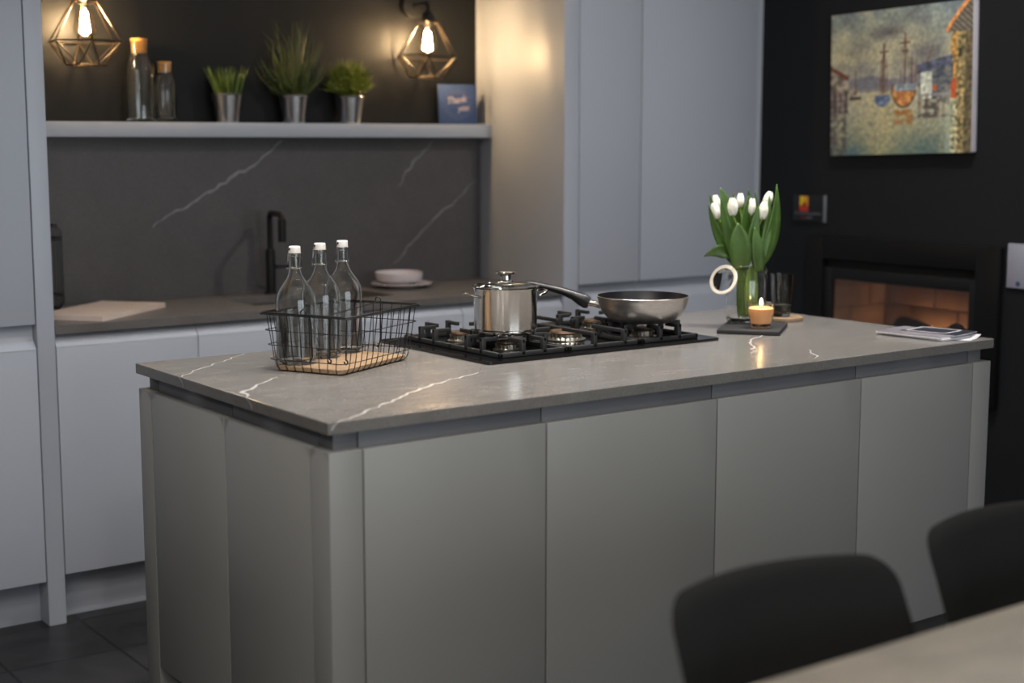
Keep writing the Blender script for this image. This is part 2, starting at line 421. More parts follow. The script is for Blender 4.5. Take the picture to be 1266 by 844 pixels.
wt = MB()
wt.box(-.004, IL+.004, -.005, ID+.006, .868, H, .0015)
wt.mi = 0
zt = H+.0003
vein(wt, [(.000, .682, zt), (.061, .75, zt), (.16, .83, zt), (.28, .935, zt)], (0, 0, 1), .006, 1)
vein(wt, [(-.003, .345, zt), (.02, .405, zt), (.09, .48, zt), (.175, .55, zt)], (0, 0, 1), .010, 2)
vein(wt, [(.018, -.004, zt), (.05, .01, zt), (.123, .06, zt), (.25, .152, zt), (.354, .227, zt), (.48, .29, zt), (.586, .338, zt)], (0, 0, 1), .008, 3)
vein(wt, [(1.315, .182, zt), (1.36, .205, zt), (1.375, .235, zt), (1.40, .25, zt), (1.43, .30, zt), (1.506, .365, zt), (1.60, .42, zt)], (0, 0, 1), .006, 4)
vein(wt, [(1.382, .029, zt), (1.42, .055, zt), (1.44, .10, zt), (1.489, .145, zt)], (0, 0, 1), .005, 5)
vein(wt, [(1.10, .90, zt), (1.25, .86, zt), (1.38, .80, zt)], (0, 0, 1), .005, 6)
vein(wt, [(-.0043, .69, .892), (-.0043, .672, .884), (-.0043, .665, .872)], (-1, 0, 0), .005, 7, jit=.001)
vein(wt, [(-.0043, .345, .892), (-.0043, .325, .885), (-.0043, .318, .872)], (-1, 0, 0), .005, 8, jit=.001)
vein(wt, [(.018, -.0053, .8925), (.008, -.0053, .886), (.003, -.0053, .878)], (0, -1, 0), .005, 9, jit=.001)
tag(wt.build('island_worktop', [M_stone, M_vein], smooth=0, fix=False), 'grey brown marble-effect stone worktop with thin white veins on the island', 'worktop')

# ------------------------------------------------------------------ wall run on the left
YC = 1.772
# tall unit at the far left
def tall_unit(name, label, x0, x1, splits, ztop=2.6, group=None):
    t = thing(name, label, 'tall cabinet', (x0, YC, 0), group=group); w = x1-x0
    MB().box(0, w, .030, YB-YC-.004, .149, ztop, .001).build('cabinet_body', M_pale, t)
    d = MB().box(.001, w-.001, 0, .020, .136, .826, .0018); d.build('door', M_pale, t)
    # handle channel: sloped lip that rises behind the lower door
    ch = MB()
    for (z0, z1) in ((.826, .899),):
        prof = [(.0, z0), (.0, z0+.003), (.024, z0+.026), (.0295, z0+.040), (.0295, z1-.006), (.012, z1-.002), (.0295, z1-.0015), (.0300, z0)]
        M = Matrix(((0, 0, 1, 0), (1, 0, 0, 0), (0, 1, 0, 0), (0, 0, 0, 1)))
        ch.prism([(y, z) for y, z in prof[:5]]+[(.0299, z1), (.0300, z0)], .001, w-.001, M)
    ch.build('handle_channel', M_pale, t)
    for k, (a, b) in enumerate(splits):
        MB().box(a-x0+.0015, b-x0-.0015, 0, .020, .901, ztop, .0018).build('door', M_pale, t)
    return t
tall_unit('tall_cabinet', 'pale grey tall cabinet at the left edge of the picture', -.570, .0300, [(-.570, .0300)])
tag(MB().box(.0320, .0840, YC-.001, YB-.002, 0, 2.6, .0015).build('tall_end_panel', M_pale), 'pale grey full-height end panel left of the sink wall', 'end panel')
tall_unit('tall_cabinet', 'narrow pale grey tall cabinet beside the warm-lit end panel', 2.031, 2.327, [(2.031, 2.327)])
tall_unit('tall_cabinet', 'wide pale grey tall cabinet next to the black wall', 2.328, 2.932, [(2.328, 2.932)])
tag(MB().box(2.933, 2.959, YC, YC+.02, 0, 2.6, .001).build('filler_strip', M_pale), 'slim pale grey filler strip between tall cabinet and black wall', 'filler strip')
tag(MB().box(1.962, 2.029, YC-.001, YB-.002, 0, 2.6, .0015).build('tall_end_panel', M_pale), 'pale grey full-height end panel lit warm by the right wall lamp', 'end panel')
# base units
BX = [.086, .5300, 1.0245, 1.5190, 1.9600]
bl = ['pale grey base cabinet beside the left tall end panel, under the marble board', 'pale grey base cabinet seen just left of the wire basket',
      'pale grey base cabinet seen through and right of the wire basket', 'pale grey base cabinet behind the lidded pot, next to the warm-lit panel']
for i in range(4):
    x0, x1 = BX[i], BX[i+1]; w = x1-x0
    t = thing('base_cabinet', bl[i], 'cabinet', (x0, YC, 0), group='pale base cabinets under the dark worktop')
    MB().box(.0005, w-.0005, .030, .50, .149, (.867 if i not in (1, 2) else .65), .001).build('cabinet_body', M_pale, t)
    MB().box(.0012, w-.0012, 0, .020, .149, .828, .0018).build('door', M_pale, t)
    ch = MB(); M = Matrix(((0, 0, 1, 0), (1, 0, 0, 0), (0, 1, 0, 0), (0, 0, 0, 1)))
    ch.prism([(.001, .8285), (.002, .833), (.012, .845), (.022, .8585), (.026, .867), (.0298, .867), (.0298, .8285)], .0012, w-.0012, M)
    ch.build('handle_channel', M_pale, t)
for (x0, x1, lb) in ((-.56, .031, 'pale grey plinth under the left tall cabinet'), (.085, 1.961, 'long pale grey plinth under the base cabinets'), (2.032, 2.93, 'pale grey plinth under the right tall cabinets')):
    tag(MB().box(x0, x1, 1.842, 1.86, 0, .148, .001).build('cabinet_plinth', M_pale), lb, 'plinth')

# worktop with the sink cut-out (pieces of the same mesh)
bw = MB(); SX0, SX1, SY0, SY1 = .80, 1.34, 1.925, 2.165
yb0, yb1 = YC-.002, 2.327
for (a, b, c, d) in ((.0855, SX0, yb0, yb1), (SX1, 1.9605, yb0, yb1), (SX0, SX1, yb0, SY0), (SX0, SX1, SY1, yb1)):
    bw.box(a, b, c, d, .868, H)
tag(bw.build('sink_worktop', [stone_mat('dimmed_worktop_stone', base=(96, 92, 90), dark=.88, rough=.4), M_vein], smooth=0), 'grey stone worktop along the sink wall, colour darkened for dim light', 'worktop')  # island stone darkened; the weaker light back here is in its colour
sk = MB()
sk.box(SX0-.01, SX1+.01, SY0-.01, SY1+.01, .69, .70); sk.box(SX0-.01, SX0-.0005, SY0-.01, SY1+.01, .70, .8675); sk.box(SX1+.0005, SX1+.01, SY0-.01, SY1+.01, .70, .8675)
sk.box(SX0-.01, SX1+.01, SY0-.01, SY0-.0005, .70, .8675); sk.box(SX0-.01, SX1+.01, SY1+.0005, SY1+.01, .70, .8675)
sink = thing('undermount_sink', 'black undermount sink sunk in the worktop below the black tap', 'sink')
sk.build('basin', M_slate, sink)
MB().lathe([(0, .704), (.03, .704), (.036, .7005)], 24, cx=1.07, cy=2.045).build('drain', M_steel, sink)

bs = MB(); bs.box(.0855, 1.9605, 2.298, 2.326, H+.0005, 1.4375)
yv = 2.2977
vein(bs, [(.612, yv, 1.136), (.66, yv, 1.172), (.72, yv, 1.196), (.828, yv, 1.251), (.936, yv, 1.314), (1.03, yv, 1.365), (1.105, yv, 1.425)], (0, -1, 0), .010, 21)
vein(bs, [(1.587, yv, 1.257), (1.637, yv, 1.326), (1.70, yv, 1.385), (1.747, yv, 1.428)], (0, -1, 0), .007, 22)
vein(bs, [(1.562, yv, .968), (1.64, yv, 1.04), (1.707, yv, 1.093), (1.76, yv, 1.14), (1.827, yv, 1.182), (1.948, yv, 1.282)], (0, -1, 0), .007, 23)
tag(bs.build('backsplash', [M_splash_dim, M_vein2], smooth=0, fix=False), 'grey stone splashback with diagonal pale veins below the shelf, colour darkened for dim light', 'splashback')
tag(MB().box(.0855, 1.9605, 2.222, 2.329, 1.438, 1.487, .0015).build('wall_shelf', M_pale), 'long pale grey shelf across the alcove holding the potted grasses', 'shelf')

# ------------------------------------------------------------------ camera-facing direction vectors (for laying things out by eye height only)
RV = Vector((.8073, -.5901, 0)); FV = Vector((.5901, .8073, 0))

# ------------------------------------------------------------------ tap
tp = thing('kitchen_tap', 'tall matt black swan-neck tap behind the sink', 'tap', (1.012, 2.225, H))
MB().lathe([(0, 0), (.024, 0), (.024, .006), (.0165, .008), (.0165, .150), (.0155, .156), (0, .156)], 28).build('tap_body', M_mattblack, tp)
d = Vector((-.035, -.165, 0)).normalized()
pts = [Vector((0, 0, .15)), Vector((0, 0, .262))]+[Vector((0, 0, .262))+d*.022*(1-math.cos(a))+Vector((0, 0, .022*math.sin(a))) for a in (PI/8, PI/4, 3*PI/8, PI/2)]
e = pts[-1]+d*.115; pts.append(e)
pts += [e+d*.022*math.sin(a)-Vector((0, 0, .022*(1-math.cos(a)))) for a in (PI/8, PI/4, 3*PI/8, PI/2)]
MB().tube(pts, .0098, 14).build('spout', M_mattblack, tp)
q = pts[-1]
MB().tube([q+Vector((0, 0, .006)), q-Vector((0, 0, .07))], .0135, 16).build('spray_head', M_mattblack, tp)
MB().tube([(.015, 0, .095), (.03, -.010, .095), (.070, -.028, .097)], .0045, 10, radii=[.008, .0055, .0042]).build('lever', M_mattblack, tp)

# ------------------------------------------------------------------ lantern (mostly hidden by the end panel)
ln = thing('wire_lantern', 'dark rounded wire-mesh lantern half hidden behind the left end panel', 'lantern', (.173, 2.195, H))
def lr(z):
    z0 = z/.272
    return .086*min(1, (max(0, 1-abs(2*z0-1)**6))**.42+.35)
mb = MB()
for k in range(40):
    a = 2*PI*k/40
    mb.tube([(lr(z)*math.cos(a), lr(z)*math.sin(a), z) for z in [.004+.264*j/14 for j in range(15)]], .0011, 4)
mb.build('mesh_cage', M_wire, ln)
for z in (.004, .045, .226, .268):
    MB().tube([(lr(z)*math.cos(a), lr(z)*math.sin(a), z) for a in [2*PI*j/32 for j in range(32)]], .003, 6, closed=True).build('ring', M_wire, ln)
MB().lathe([(0, .003), (.035, .003), (.035, .22), (.03, .225), (0, .225)], 24).build('candle_holder', M_slate, ln)

# ------------------------------------------------------------------ marble board on the worktop
bd = MB()
a = math.atan2(2.041-1.787, .542-.237)
Mb = Matrix.Translation((.237, 1.787, 0)) @ Matrix.Rotation(a, 4, 'Z')
bd.prism([(x, y) for x, y in rrect(0, .397, 0, .228, .006, 3)], H+.0005, H+.0155, Mb)
tag(bd.build('marble_board', M_marbleboard), 'pale pinkish marble board lying on the dark worktop at left', 'board')

# ------------------------------------------------------------------ plate and bowl
pc = (1.505, 2.150)
t = MB().lathe([(0, .004), (.055, .004), (.058, 0), (.062, .0), (.068, .006), (.110, .014), (.1135, .0165), (.110, .0185), (.066, .010), (0, .009)], 48).build('dinner_plate', M_ceramic, loc=(pc[0], pc[1], H+.0005))
tag(t, 'white plate under the white bowl on the sink worktop', 'plate')
t = MB().lathe([(0, .002), (.038, .002), (.040, 0), (.045, 0), (.050, .006), (.080, .016), (.0865, .028), (.0870, .046), (.0855, .0475), (.0835, .045), (.083, .03), (.076, .020), (.045, .009), (0, .008)], 48).build('serving_bowl', M_ceramic, loc=(pc[0]-.012, pc[1], H+.0105))
tag(t, 'low white bowl resting on the white plate', 'bowl')

# ------------------------------------------------------------------ wall lamps
def cage_lamp(loc, rot, label, tilt=0):
    t = thing('wall_lamp', label, 'wall lamp', loc, 0, 'caged wall lamps above the shelf')
    # local origin on the wall at plate centre; lamp axis at y=-d
    d = .115
    Mp = Matrix.Rotation(PI/2, 4, 'X')
    MB().lathe([(0, 0), (.052, 0), (.052, .012), (.046, .020), (0, .022)], 36, Mp).build('wall_plate', M_mattblack, t)
    MB().tube([(0, -.018, 0), (0, -.07, .004), (0, -d+.012, .002), (0, -d, -.012), (0, -d, -.03)], .007, 10).build('arm', M_mattblack, t)
    T = Matrix.Translation((0, -d, -.03)) @ Matrix.Rotation(tilt, 4, 'Y')
    sk = MB().lathe([(0, 0), (.013, 0), (.020, -.008), (.0215, -.014), (.0215, -.044), (.018, -.048), (0, -.048)], 24, T); sk.build('socket', M_mattblack, t)
    zt_, zw, zb = -.038, -.165, -.238; n = 6
    top = [T @ Vector((.040*math.cos(rot+2*PI*k/n), .040*math.sin(rot+2*PI*k/n), zt_)) for k in range(n)]
    wid = [T @ Vector((.118*math.cos(rot+2*PI*k/n), .118*math.sin(rot+2*PI*k/n), zw)) for k in range(n)]
    bot = [T @ Vector((.062*math.cos(rot+2*PI*(k+.5)/n), .062*math.sin(rot+2*PI*(k+.5)/n), zb)) for k in range(n)]
    cg = MB(); r = .0027
    for L in (top, wid, bot):
        for k in range(n): cg.tube([L[k], L[(k+1) % n]], r, 6)
    for k in range(n):
        cg.tube([top[k], wid[k]], r, 6); cg.tube([wid[k], bot[k]], r, 6); cg.tube([wid[(k+1) % n], bot[k]], r, 6)
        cg.tube([T @ Vector((.018*math.cos(rot+2*PI*k/n), .018*math.sin(rot+2*PI*k/n), zt_)), top[k]], r, 6)
    cg.build('cage', M_cage, t)
    bulb = MB().lathe([(.013, -.046), (.015, -.056), (.028, -.078), (.0365, -.108), (.0370, -.122), (.032, -.142), (.019, -.157), (.006, -.163), (0, -.164)], 28, T).build('bulb', M_bulbglass, t)
    f = MB()
    pts = []
    for k in range(7):
        a0 = 2*PI*k/7; a1 = a0+2*PI/14
        pts += [T @ Vector((.008*math.cos(a0), .008*math.sin(a0), -.072)), T @ Vector((.0165*math.cos(a1), .0165*math.sin(a1), -.134))]
    f.tube(pts+[pts[0]], .0011, 5)
    f.build('filament', M_fil, bulb)
    return t
cage_lamp((.373, YB-.0005, 1.932), .35, 'caged bulb wall lamp above the corked bottles, left end of alcove')
cage_lamp((1.672, YB-.0005, 1.925), .05, 'caged bulb wall lamp above the blue card, right end of alcove', tilt=.05)

# ------------------------------------------------------------------ shelf items
ZS = 1.4873
def cork_bottle(x, y, h, r, rn, lab):
    t = thing('corked_bottle', lab, 'bottle', (x, y, ZS), group='corked glass bottles on the shelf')
    hs = h*.655
    outer = [(0, .003), (r*.9, .002), (r, .008), (r, hs), (r*.97, hs+.006), (rn+.003, h*.80), (rn, h*.82), (rn, h*.97), (rn+.0015, h*.975), (rn+.0015, h*.99)]
    th = .0025
    inner = [(rn-th, h*.99), (rn-th, h*.82), (rn+.001, h*.795), (r*.97-th, hs+.003), (r-th, hs), (r-th, .014), (r*.85, .010), (0, .010)]
    MB().lathe(outer+inner, 36).build('glass_body', M_bottleglass, t)
    MB().lathe([(0, h*.845), (rn-.0065, h*.845), (rn-.0045, h*.95), (rn-.0032, h*1.01), (rn-.004, h*1.018), (0, h*1.018)], 28).build('cork', M_cork, t)
    return t
cork_bottle(.574, 2.272, .266, .0470, .0305, 'taller glass bottle with cork stopper on the shelf beside left lamp')
cork_bottle(.662, 2.276, .196, .0365, .0265, 'shorter glass bottle with cork stopper on the shelf')

def blade(mb, base, tip, w, bend, n=5, flat=None):
    base = Vector(base); tip = Vector(tip); d = tip-base
    side = d.cross(Vector((rnd.uniform(-1, 1), rnd.uniform(-1, 1), .2))).normalized()
    L = []
    for i in range(n+1):
        t = i/n; p = base.lerp(tip, t)+Vector(bend)*math.sin(PI*t*.5)*0+Vector(bend)*(t*(1-t))
        ww = w*(1-t**1.6)*.5+.0002
        L.append((mb.bm.verts.new(p-side*ww), mb.bm.verts.new(p+side*ww)))
    for a, b in zip(L, L[1:]): mb._tag([mb.bm.faces.new((a[0], a[1], b[1], b[0]))])
def pot(x, y, rt, rb, h, lab, mode):
    t = thing('potted_grass', lab, 'potted plant', (x, y, ZS), group='artificial grasses in metal pots on the shelf')
    MB().lathe([(0, .004), (rb-.003, .004), (rb-.002, 0), (rb, 0), (rt*.985, h*.93), (rt, h*.935), (rt+.0015, h*.97), (rt, h), (rt-.002, h), (rt-.004, h*.94), (rt-.006, h*.85), (0, h*.85)], 40).build('metal_pot', M_tin, t)
    MB().lathe([(0, h*.86), (rt-.005, h*.86), (rt-.004, h*.93), (rt*.6, h*.97), (0, h*.98)], 24).build('soil', M_log, t)
    mb = MB(); m = M_grass
    if mode == 0:
        for k in range(190):
            a = rnd.uniform(0, 2*PI); r0 = rt*.75*math.sqrt(rnd.random()); L = rnd.uniform(.055, .105); sp = r0/rt*rnd.uniform(.3, .8)
            b = Vector((r0*math.cos(a), r0*math.sin(a), h*.93)); tp_ = b+Vector((math.cos(a)*sp*L, math.sin(a)*sp*L*.75, L))
            tp_.y = min(tp_.y, .045)
            blade(mb, b, tp_, .0055, (0, 0, .01))
    elif mode == 1:
        m = M_grass2
        for k in range(240):
            a = rnd.uniform(0, 2*PI); r0 = rt*.7*math.sqrt(rnd.random()); L = rnd.uniform(.06, .19) if k > 40 else rnd.uniform(.20, .285)
            b = Vector((r0*math.cos(a), r0*math.sin(a), h*.93)); a2 = a+rnd.uniform(-1.2, 1.2)
            sp = rnd.uniform(.05, .75)*(.6 if k < 40 else 1)
            tp_ = b+Vector((math.cos(a2)*sp*L, math.sin(a2)*sp*L*.45, L*math.sqrt(max(.2, 1-sp*sp))))
            tp_.y = min(tp_.y, .045)
            blade(mb, b, tp_, .0045, (rnd.uniform(-.16, .16), rnd.uniform(-.10, .02), rnd.uniform(-.02, .06)), 7)
        for (dx, dz) in ((.10, .20), (.075, .25), (.03, .265), (-.085, .16), (-.05, .19), (.125, .19)):
            for q_ in range(4):
                b = Vector((dx*.2, 0, h*.93)); blade(mb, b, (dx+rnd.uniform(-.012, .012), rnd.uniform(-.03, .02), h+dz+rnd.uniform(-.02, .01)), .004, (rnd.uniform(-.03, .03), -.02, .03), 8)
    else:
        m = M_grass3
        for k in range(640):
            a = rnd.uniform(0, 2*PI); u = rnd.random(); el = rnd.uniform(.05, PI/2)
            L = rnd.uniform(.07, .132)*(1-.12*math.cos(el))
            b = Vector((rt*.6*u*math.cos(a), rt*.6*u*math.sin(a), h*.93+.01))
            tp_ = b+Vector((math.cos(a)*math.cos(el)*L*.82, math.sin(a)*math.cos(el)*L*.6, math.sin(el)*L*.98+.012))
            tp_.y = min(tp_.y, .045)
            blade(mb, b, tp_, .0045, (0, 0, .02), 4)
            q_ = b.lerp(tp_, .7)
            for j in range(2):
                v = Vector((rnd.uniform(-1, 1), rnd.uniform(-1, 1), rnd.uniform(0, 1))).normalized()*.022
                v2 = q_+v; v2.y = min(v2.y, .045)
                blade(mb, q_, v2, .0045, (0, 0, 0), 2)
    mb.build('grass', m, t, smooth=0, fix=False)
    return t
pot(.884, 2.268, .0545, .037, .098, 'small metal pot of short upright grass, beside the corked bottles', 0)
pot(1.138, 2.268, .0535, .037, .098, 'metal pot of tall wispy wild grass, middle of the three pots', 1)
pot(1.364, 2.268, .0545, .037, .098, 'metal pot of round bushy yellow-green grass, nearest the right lamp', 2)

# blue card
cd = thing('greeting_card', 'blue square thank you card propped on the shelf below the right lamp', 'card', (1.842, 2.275, ZS), math.radians(-14))
Mt = Matrix.Rotation(math.radians(-4), 4, 'X')
MB().box(-.078, .078, -.004, .004, 0, .150, .0008, M=Mt).build('card', M_card, cd)
rays = MB()
for k in range(44):
    a = 2*PI*k/44
    if rnd.random() < .12: continue
    r0, r1 = .040+.003*(k % 2), .056+.004*(k % 3)
    c, s_ = math.cos(a), math.sin(a)
    p0 = Vector((r0*c, 0, .075+r0*s_)); p1 = Vector((r1*c, 0, .075+r1*s_)); sd = Vector((-s_, 0, c))*.0009
    rays.poly([Mt @ (q_+Vector((0, -.0043, 0))) for q_ in (p0-sd, p1-sd, p1+sd, p0+sd)])
tag(rays.build('sunburst_print', M_cardray, cd, smooth=0, fix=False))
def text(body, size, mtl, parent, M4, name, shear=0, ext=.0002, spacing=1.0):
    cu = bpy.data.curves.new(name, 'FONT'); cu.body = body; cu.size = size; cu.shear = shear; cu.extrude = ext; cu.align_x = 'CENTER'; cu.space_character = spacing
    cu.offset = size*.012
    o = bpy.data.objects.new(name, cu); C.objects.link(o)
    dg = bpy.context.evaluated_depsgraph_get(); dg.update()
    me = bpy.data.meshes.new_from_object(o.evaluated_get(dg)); bpy.data.objects.remove(o)
    me.transform(M4); me.materials.clear(); me.materials.append(mtl)
    o2 = bpy.data.objects.new(name, me); C.objects.link(o2); o2.parent = parent
    return o2
R90 = Matrix.Rotation(PI/2, 4, 'X')
text('Thank', .036, M_cardink, cd, Mt @ Matrix.Translation((-.006, -.0045, .080)) @ Matrix.Rotation(-.12, 4, 'Y') @ R90, 'thank_lettering', .3, spacing=.9)
text('you', .032, M_cardink, cd, Mt @ Matrix.Translation((.022, -.0045, .052)) @ Matrix.Rotation(-.12, 4, 'Y') @ R90, 'you_lettering', .3, spacing=.9)

# ------------------------------------------------------------------ wire basket
BC = (.388, .624); BA = math.radians(27)
bk = thing('wire_basket', 'black wire basket with wooden base holding three glass bottles', 'basket', (BC[0], BC[1], H), BA)
HU, HV = .152, .099; RU, RVV, BH = .160, .122, .137
def brect(hu, hv, z, r=.02, n=4): return [Vector((x, y, z)) for x, y in rrect(-hu, hu, -hv, hv, r, n)]
def dims(z):
    t = z/BH; t = max(0, t); s_ = t**.8
    return HU+(RU-HU)*s_, HV+(RVV-HV)*s_
mb = MB(); mb.tube(brect(RU, RVV, BH, .012), .0022, 8, closed=True)
mb.tube(brect(RU+.004, RVV+.004, BH-.003, .012), .0014, 6, closed=True)
mb.build('rim', M_wire, bk)
mb = MB(); wr_ = .0011
for z in (.028, .062, .096):
    hu, hv = dims(z); mb.tube(brect(hu+.0012, hv+.0012, z, .018), wr_, 5, closed=True)
nu, nv = 12, 8
def upright(px, py, nx, ny):
    pts = []
    for j, z in enumerate([.0015, .002, .006, .014, .03, .062, .096, BH]):
        hu, hv = dims(z)
        ins = [.03, .012, .004, .001, 0, 0, 0, 0][j]
        X = (px*hu if nx == 0 else nx*(hu-ins)); Y = (py*hv if ny == 0 else ny*(hv-ins))
        pts.append((X, Y, z))
    mb.tube(pts, wr_, 5)
for i in range(nu):
    f = -1+2*(i+.5)/nu
    upright(f*.93, 0, 0, 1); upright(f*.93, 0, 0, -1)
for i in range(nv):
    f = -1+2*(i+.5)/nv
    upright(0, f*.9, 1, 0); upright(0, f*.9, -1, 0)
for i in range(nu):   # floor wires
    x = (-1+2*(i+.5)/nu)*.93*HU; mb.tube([(x, -HV+.02, .0015), (x, HV-.02, .0015)], wr_, 5)
mb.build('wire_mesh', M_wire, bk)
MB().prism(rrect(-HU+.006, HU-.006, -HV+.006, HV-.006, .016, 5), .0035, .0125).build('wooden_base', M_wood, bk)
# folded carrying handles: eyes at the middle of the short sides, thicker wires running down inside
for sx in (-1, 1):
    hb = MB()
    eye = [Vector((sx*(RU+.001), .0075*math.cos(a), BH+.005+.0075*math.sin(a))) for a in [2*PI*j/12 for j in range(12)]]
    hb.tube(eye, .0016, 6, closed=True)
    x = sx*(RU-.006)
    sgn = 1 if sx < 0 else -1
    hb.tube([(x, -.012, BH), (x-sx*.004, -.013, BH-.03), (x-sx*.006, -.014, .040), (x-sx*.006, -.006, .026), (x-sx*.006, .004, .030)], .0019, 6)
    hb.build('handle', M_wire, bk)
hb = MB()
hb.tube([(-RU+.004, -.060, BH+.001), (0, -.032, BH+.0005), (RU-.004, -.002, BH+.001)], .0015, 6)
for (x, y) in ((-.142, -.060), (-.140, -.104)):
    hb.tube([(x, y, BH-.001), (x+.002, y+.004, .06), (x+.004, y+.006, .036)]+[(x+.004, y+.006-.005*math.sin(a), .031+.005*math.cos(a)) for a in (1, 2, 3, 4, 5)], .0020, 6)
hb.build('divider_wire', M_wire, bk)

# swing-top bottles
def swing_bottle(x, y, rot, label):
    t = thing('swing_top_bottle', label, 'bottle', (x, y, H+.0130), rot, 'swing-top bottles standing in the wire basket')
    ro = [(0, .006), (.030, .004), (.040, 0), (.045, .003), (.0472, .010), (.0472, .146), (.0462, .156), (.0435, .166), (.0395, .175), (.0330, .185), (.0255, .195), (.0190, .205), (.0155, .215), (.0140, .225), (.0130, .252), (.0146, .2535), (.0146, .2600), (.0128, .261)]
    ri = [(.0105, .261), (.0103, .228), (.0128, .215), (.0163, .206), (.0228, .195), (.0302, .185), (.0367, .175), (.0407, .166), (.0434, .156), (.0445, .146), (.0445, .014), (.038, .0085), (0, .0125)]
    MB().lathe(ro+ri, 48).build('glass_body', M_bottleglass, t)
    st = MB().lathe([(0, .2612), (.012, .2612), (.0138, .2625), (.0142, .265), (.0138, .2745), (.0120, .2765), (0, .2768)], 32).build('stopper', M_stopper, t)
    # pin hole and gasket
    MB().tube([(-.0148, -.002, .270), (-.0130, -.002, .270)], .0028, 10).build('pin_hole', M_void, st)
    g = MB(); g.lathe([(.010, .2605), (.0150, .2605), (.0150, .2615), (.010, .2615)], 24)
    g.build('gasket', M_rubber, t)
    w = MB(); wrad = .0009
    w.tube([(.0155*math.cos(a), .0155*math.sin(a), .2255) for a in [2*PI*j/20 for j in range(20)]], .0013, 6, closed=True)
    for s in (-1, 1):
        w.tube([(s*.0148, 0, .270), (s*.0165, .001, .262), (s*.0172, .002, .245), (s*.0190, .003, .228), (s*.0175, .004, .2225)], wrad, 5)
    w.tube([(-.0190, -.006, .222), (-.0205, 0, .224), (-.018, .006, .2265)], wrad, 5)
    w.build('wire_bail', M_chrome, t)
    return t
b0 = swing_bottle(.272, .640, .62-PI*.2, 'clear swing-top glass bottle at the left end of the basket')
dup(b0, (.372, .700, H+.0130), .5-PI*.2, 'clear swing-top glass bottle in the middle of the three in the basket')
dup(b0, (.461, .748, H+.0130), .7-PI*.2, 'clear swing-top glass bottle furthest right in the basket')

# ------------------------------------------------------------------ gas hob
hx0, hx1, hy0, hy1 = .665, 1.430, .410, .920
hob = thing('gas_hob', 'black glass five-burner gas hob set on the island worktop', 'hob', (hx0, hy0, H))
hw, hd = hx1-hx0, hy1-hy0
mb = MB(); mb.prism(rrect(0, hw, 0, hd, .010, 4), .0005, .0075)
mb.build('glass_plate', M_hob, hob)
ZP = .0075
def burner(cx, cy, r, name='burner'):
    b = MB(); b.lathe([(0, ZP), (r*1.25, ZP), (r*1.25, ZP+.003), (r*1.0, ZP+.004), (r*.93, ZP+.008), (r*.93, ZP+.016), (r*.8, ZP+.018), (0, ZP+.018)], 32, cx=cx, cy=cy)
    o = b.build(name, M_alu, hob)
    te = MB(); n = 20
    for k in range(n):
        a = 2*PI*k/n
        te.box(-.0025, .0025, r*.90, r*1.02, ZP+.006, ZP+.017, M=Matrix.Translation((cx, cy, 0)) @ Matrix.Rotation(a, 4, 'Z'))
    te.build('flame_ring', M_alu, o)
    MB().lathe([(0, ZP+.0182), (r*.9, ZP+.0182), (r*.92, ZP+.020), (r*.86, ZP+.0245), (0, ZP+.0255)], 32, cx=cx, cy=cy).build('burner_cap', M_cap, o)
B1, B2, B3, B4, B5 = (.160, .145, .030), (.160, .360, .026), (.405, .220, .045), (.612, .140, .030), (.612, .360, .026)
for b in (B1, B2, B3, B4, B5): burner(*b)
ZT = .050     # support top above worktop
def grate(x0, x1, y0, y1, cells, label):
    g = MB(); w = .010
    zb0, zb1 = ZP+.0005, ZP+.0125
    g.box(x0, x1, y0, y0+w, zb0, zb1, .002); g.box(x0, x1, y1-w, y1, zb0, zb1, .002)
    g.box(x0, x0+w, y0, y1, zb0, zb1, .002); g.box(x1-w, x1, y0, y1, zb0, zb1, .002)
    if len(cells) > 1: g.box(x0, x1, (y0+y1)/2-w/2, (y0+y1)/2+w/2, zb0, zb1, .002)
    base = g.build('pan_support', M_iron, hob)
    for (cx, cy, gap, off) in cells:
        cy0 = y0 if cy < (y0+y1)/2 or len(cells) == 1 else (y0+y1)/2-w/2
        cy1 = y1 if cy > (y0+y1)/2 or len(cells) == 1 else (y0+y1)/2+w/2
        for s in (-1, 1):
            for (ax_, edge) in (('x', x0), ('x', x1), ('y', cy0), ('y', cy1)):
                f = MB()
                if ax_ == 'x':
                    yy = cy+s*off; sg = 1 if edge == x0 else -1
                    xs = sorted((edge, edge+sg*.013)); f.box(xs[0], xs[1], yy-.006, yy+.006, ZP+.004, ZT, .0015)
                    tipx = cx-sg*gap; xs = sorted((edge, tipx)); f.box(xs[0], xs[1], yy-.0045, yy+.0045, ZT-.010, ZT, .0015)
                else:
                    xx = cx+s*off; sg = 1 if edge == cy0 else -1
                    ys = sorted((edge, edge+sg*.013)); f.box(xx-.006, xx+.006, ys[0], ys[1], ZP+.004, ZT, .0015)
                    tipy = cy-sg*gap; ys = sorted((edge, tipy)); f.box(xx-.0045, xx+.0045, ys[0], ys[1], ZT-.010, ZT, .0015)
                f.build('support_finger', M_iron, base)
grate(.055, .262, .030, .470, [(.160, .145, .055, .033), (.160, .360, .055, .033)], '')
grate(.270, .505, .030, .470, [(.405, .240, .075, .050)], '')
grate(.513, .712, .030, .470, [(.612, .140, .055, .033), (.612, .360, .055, .033)], '')

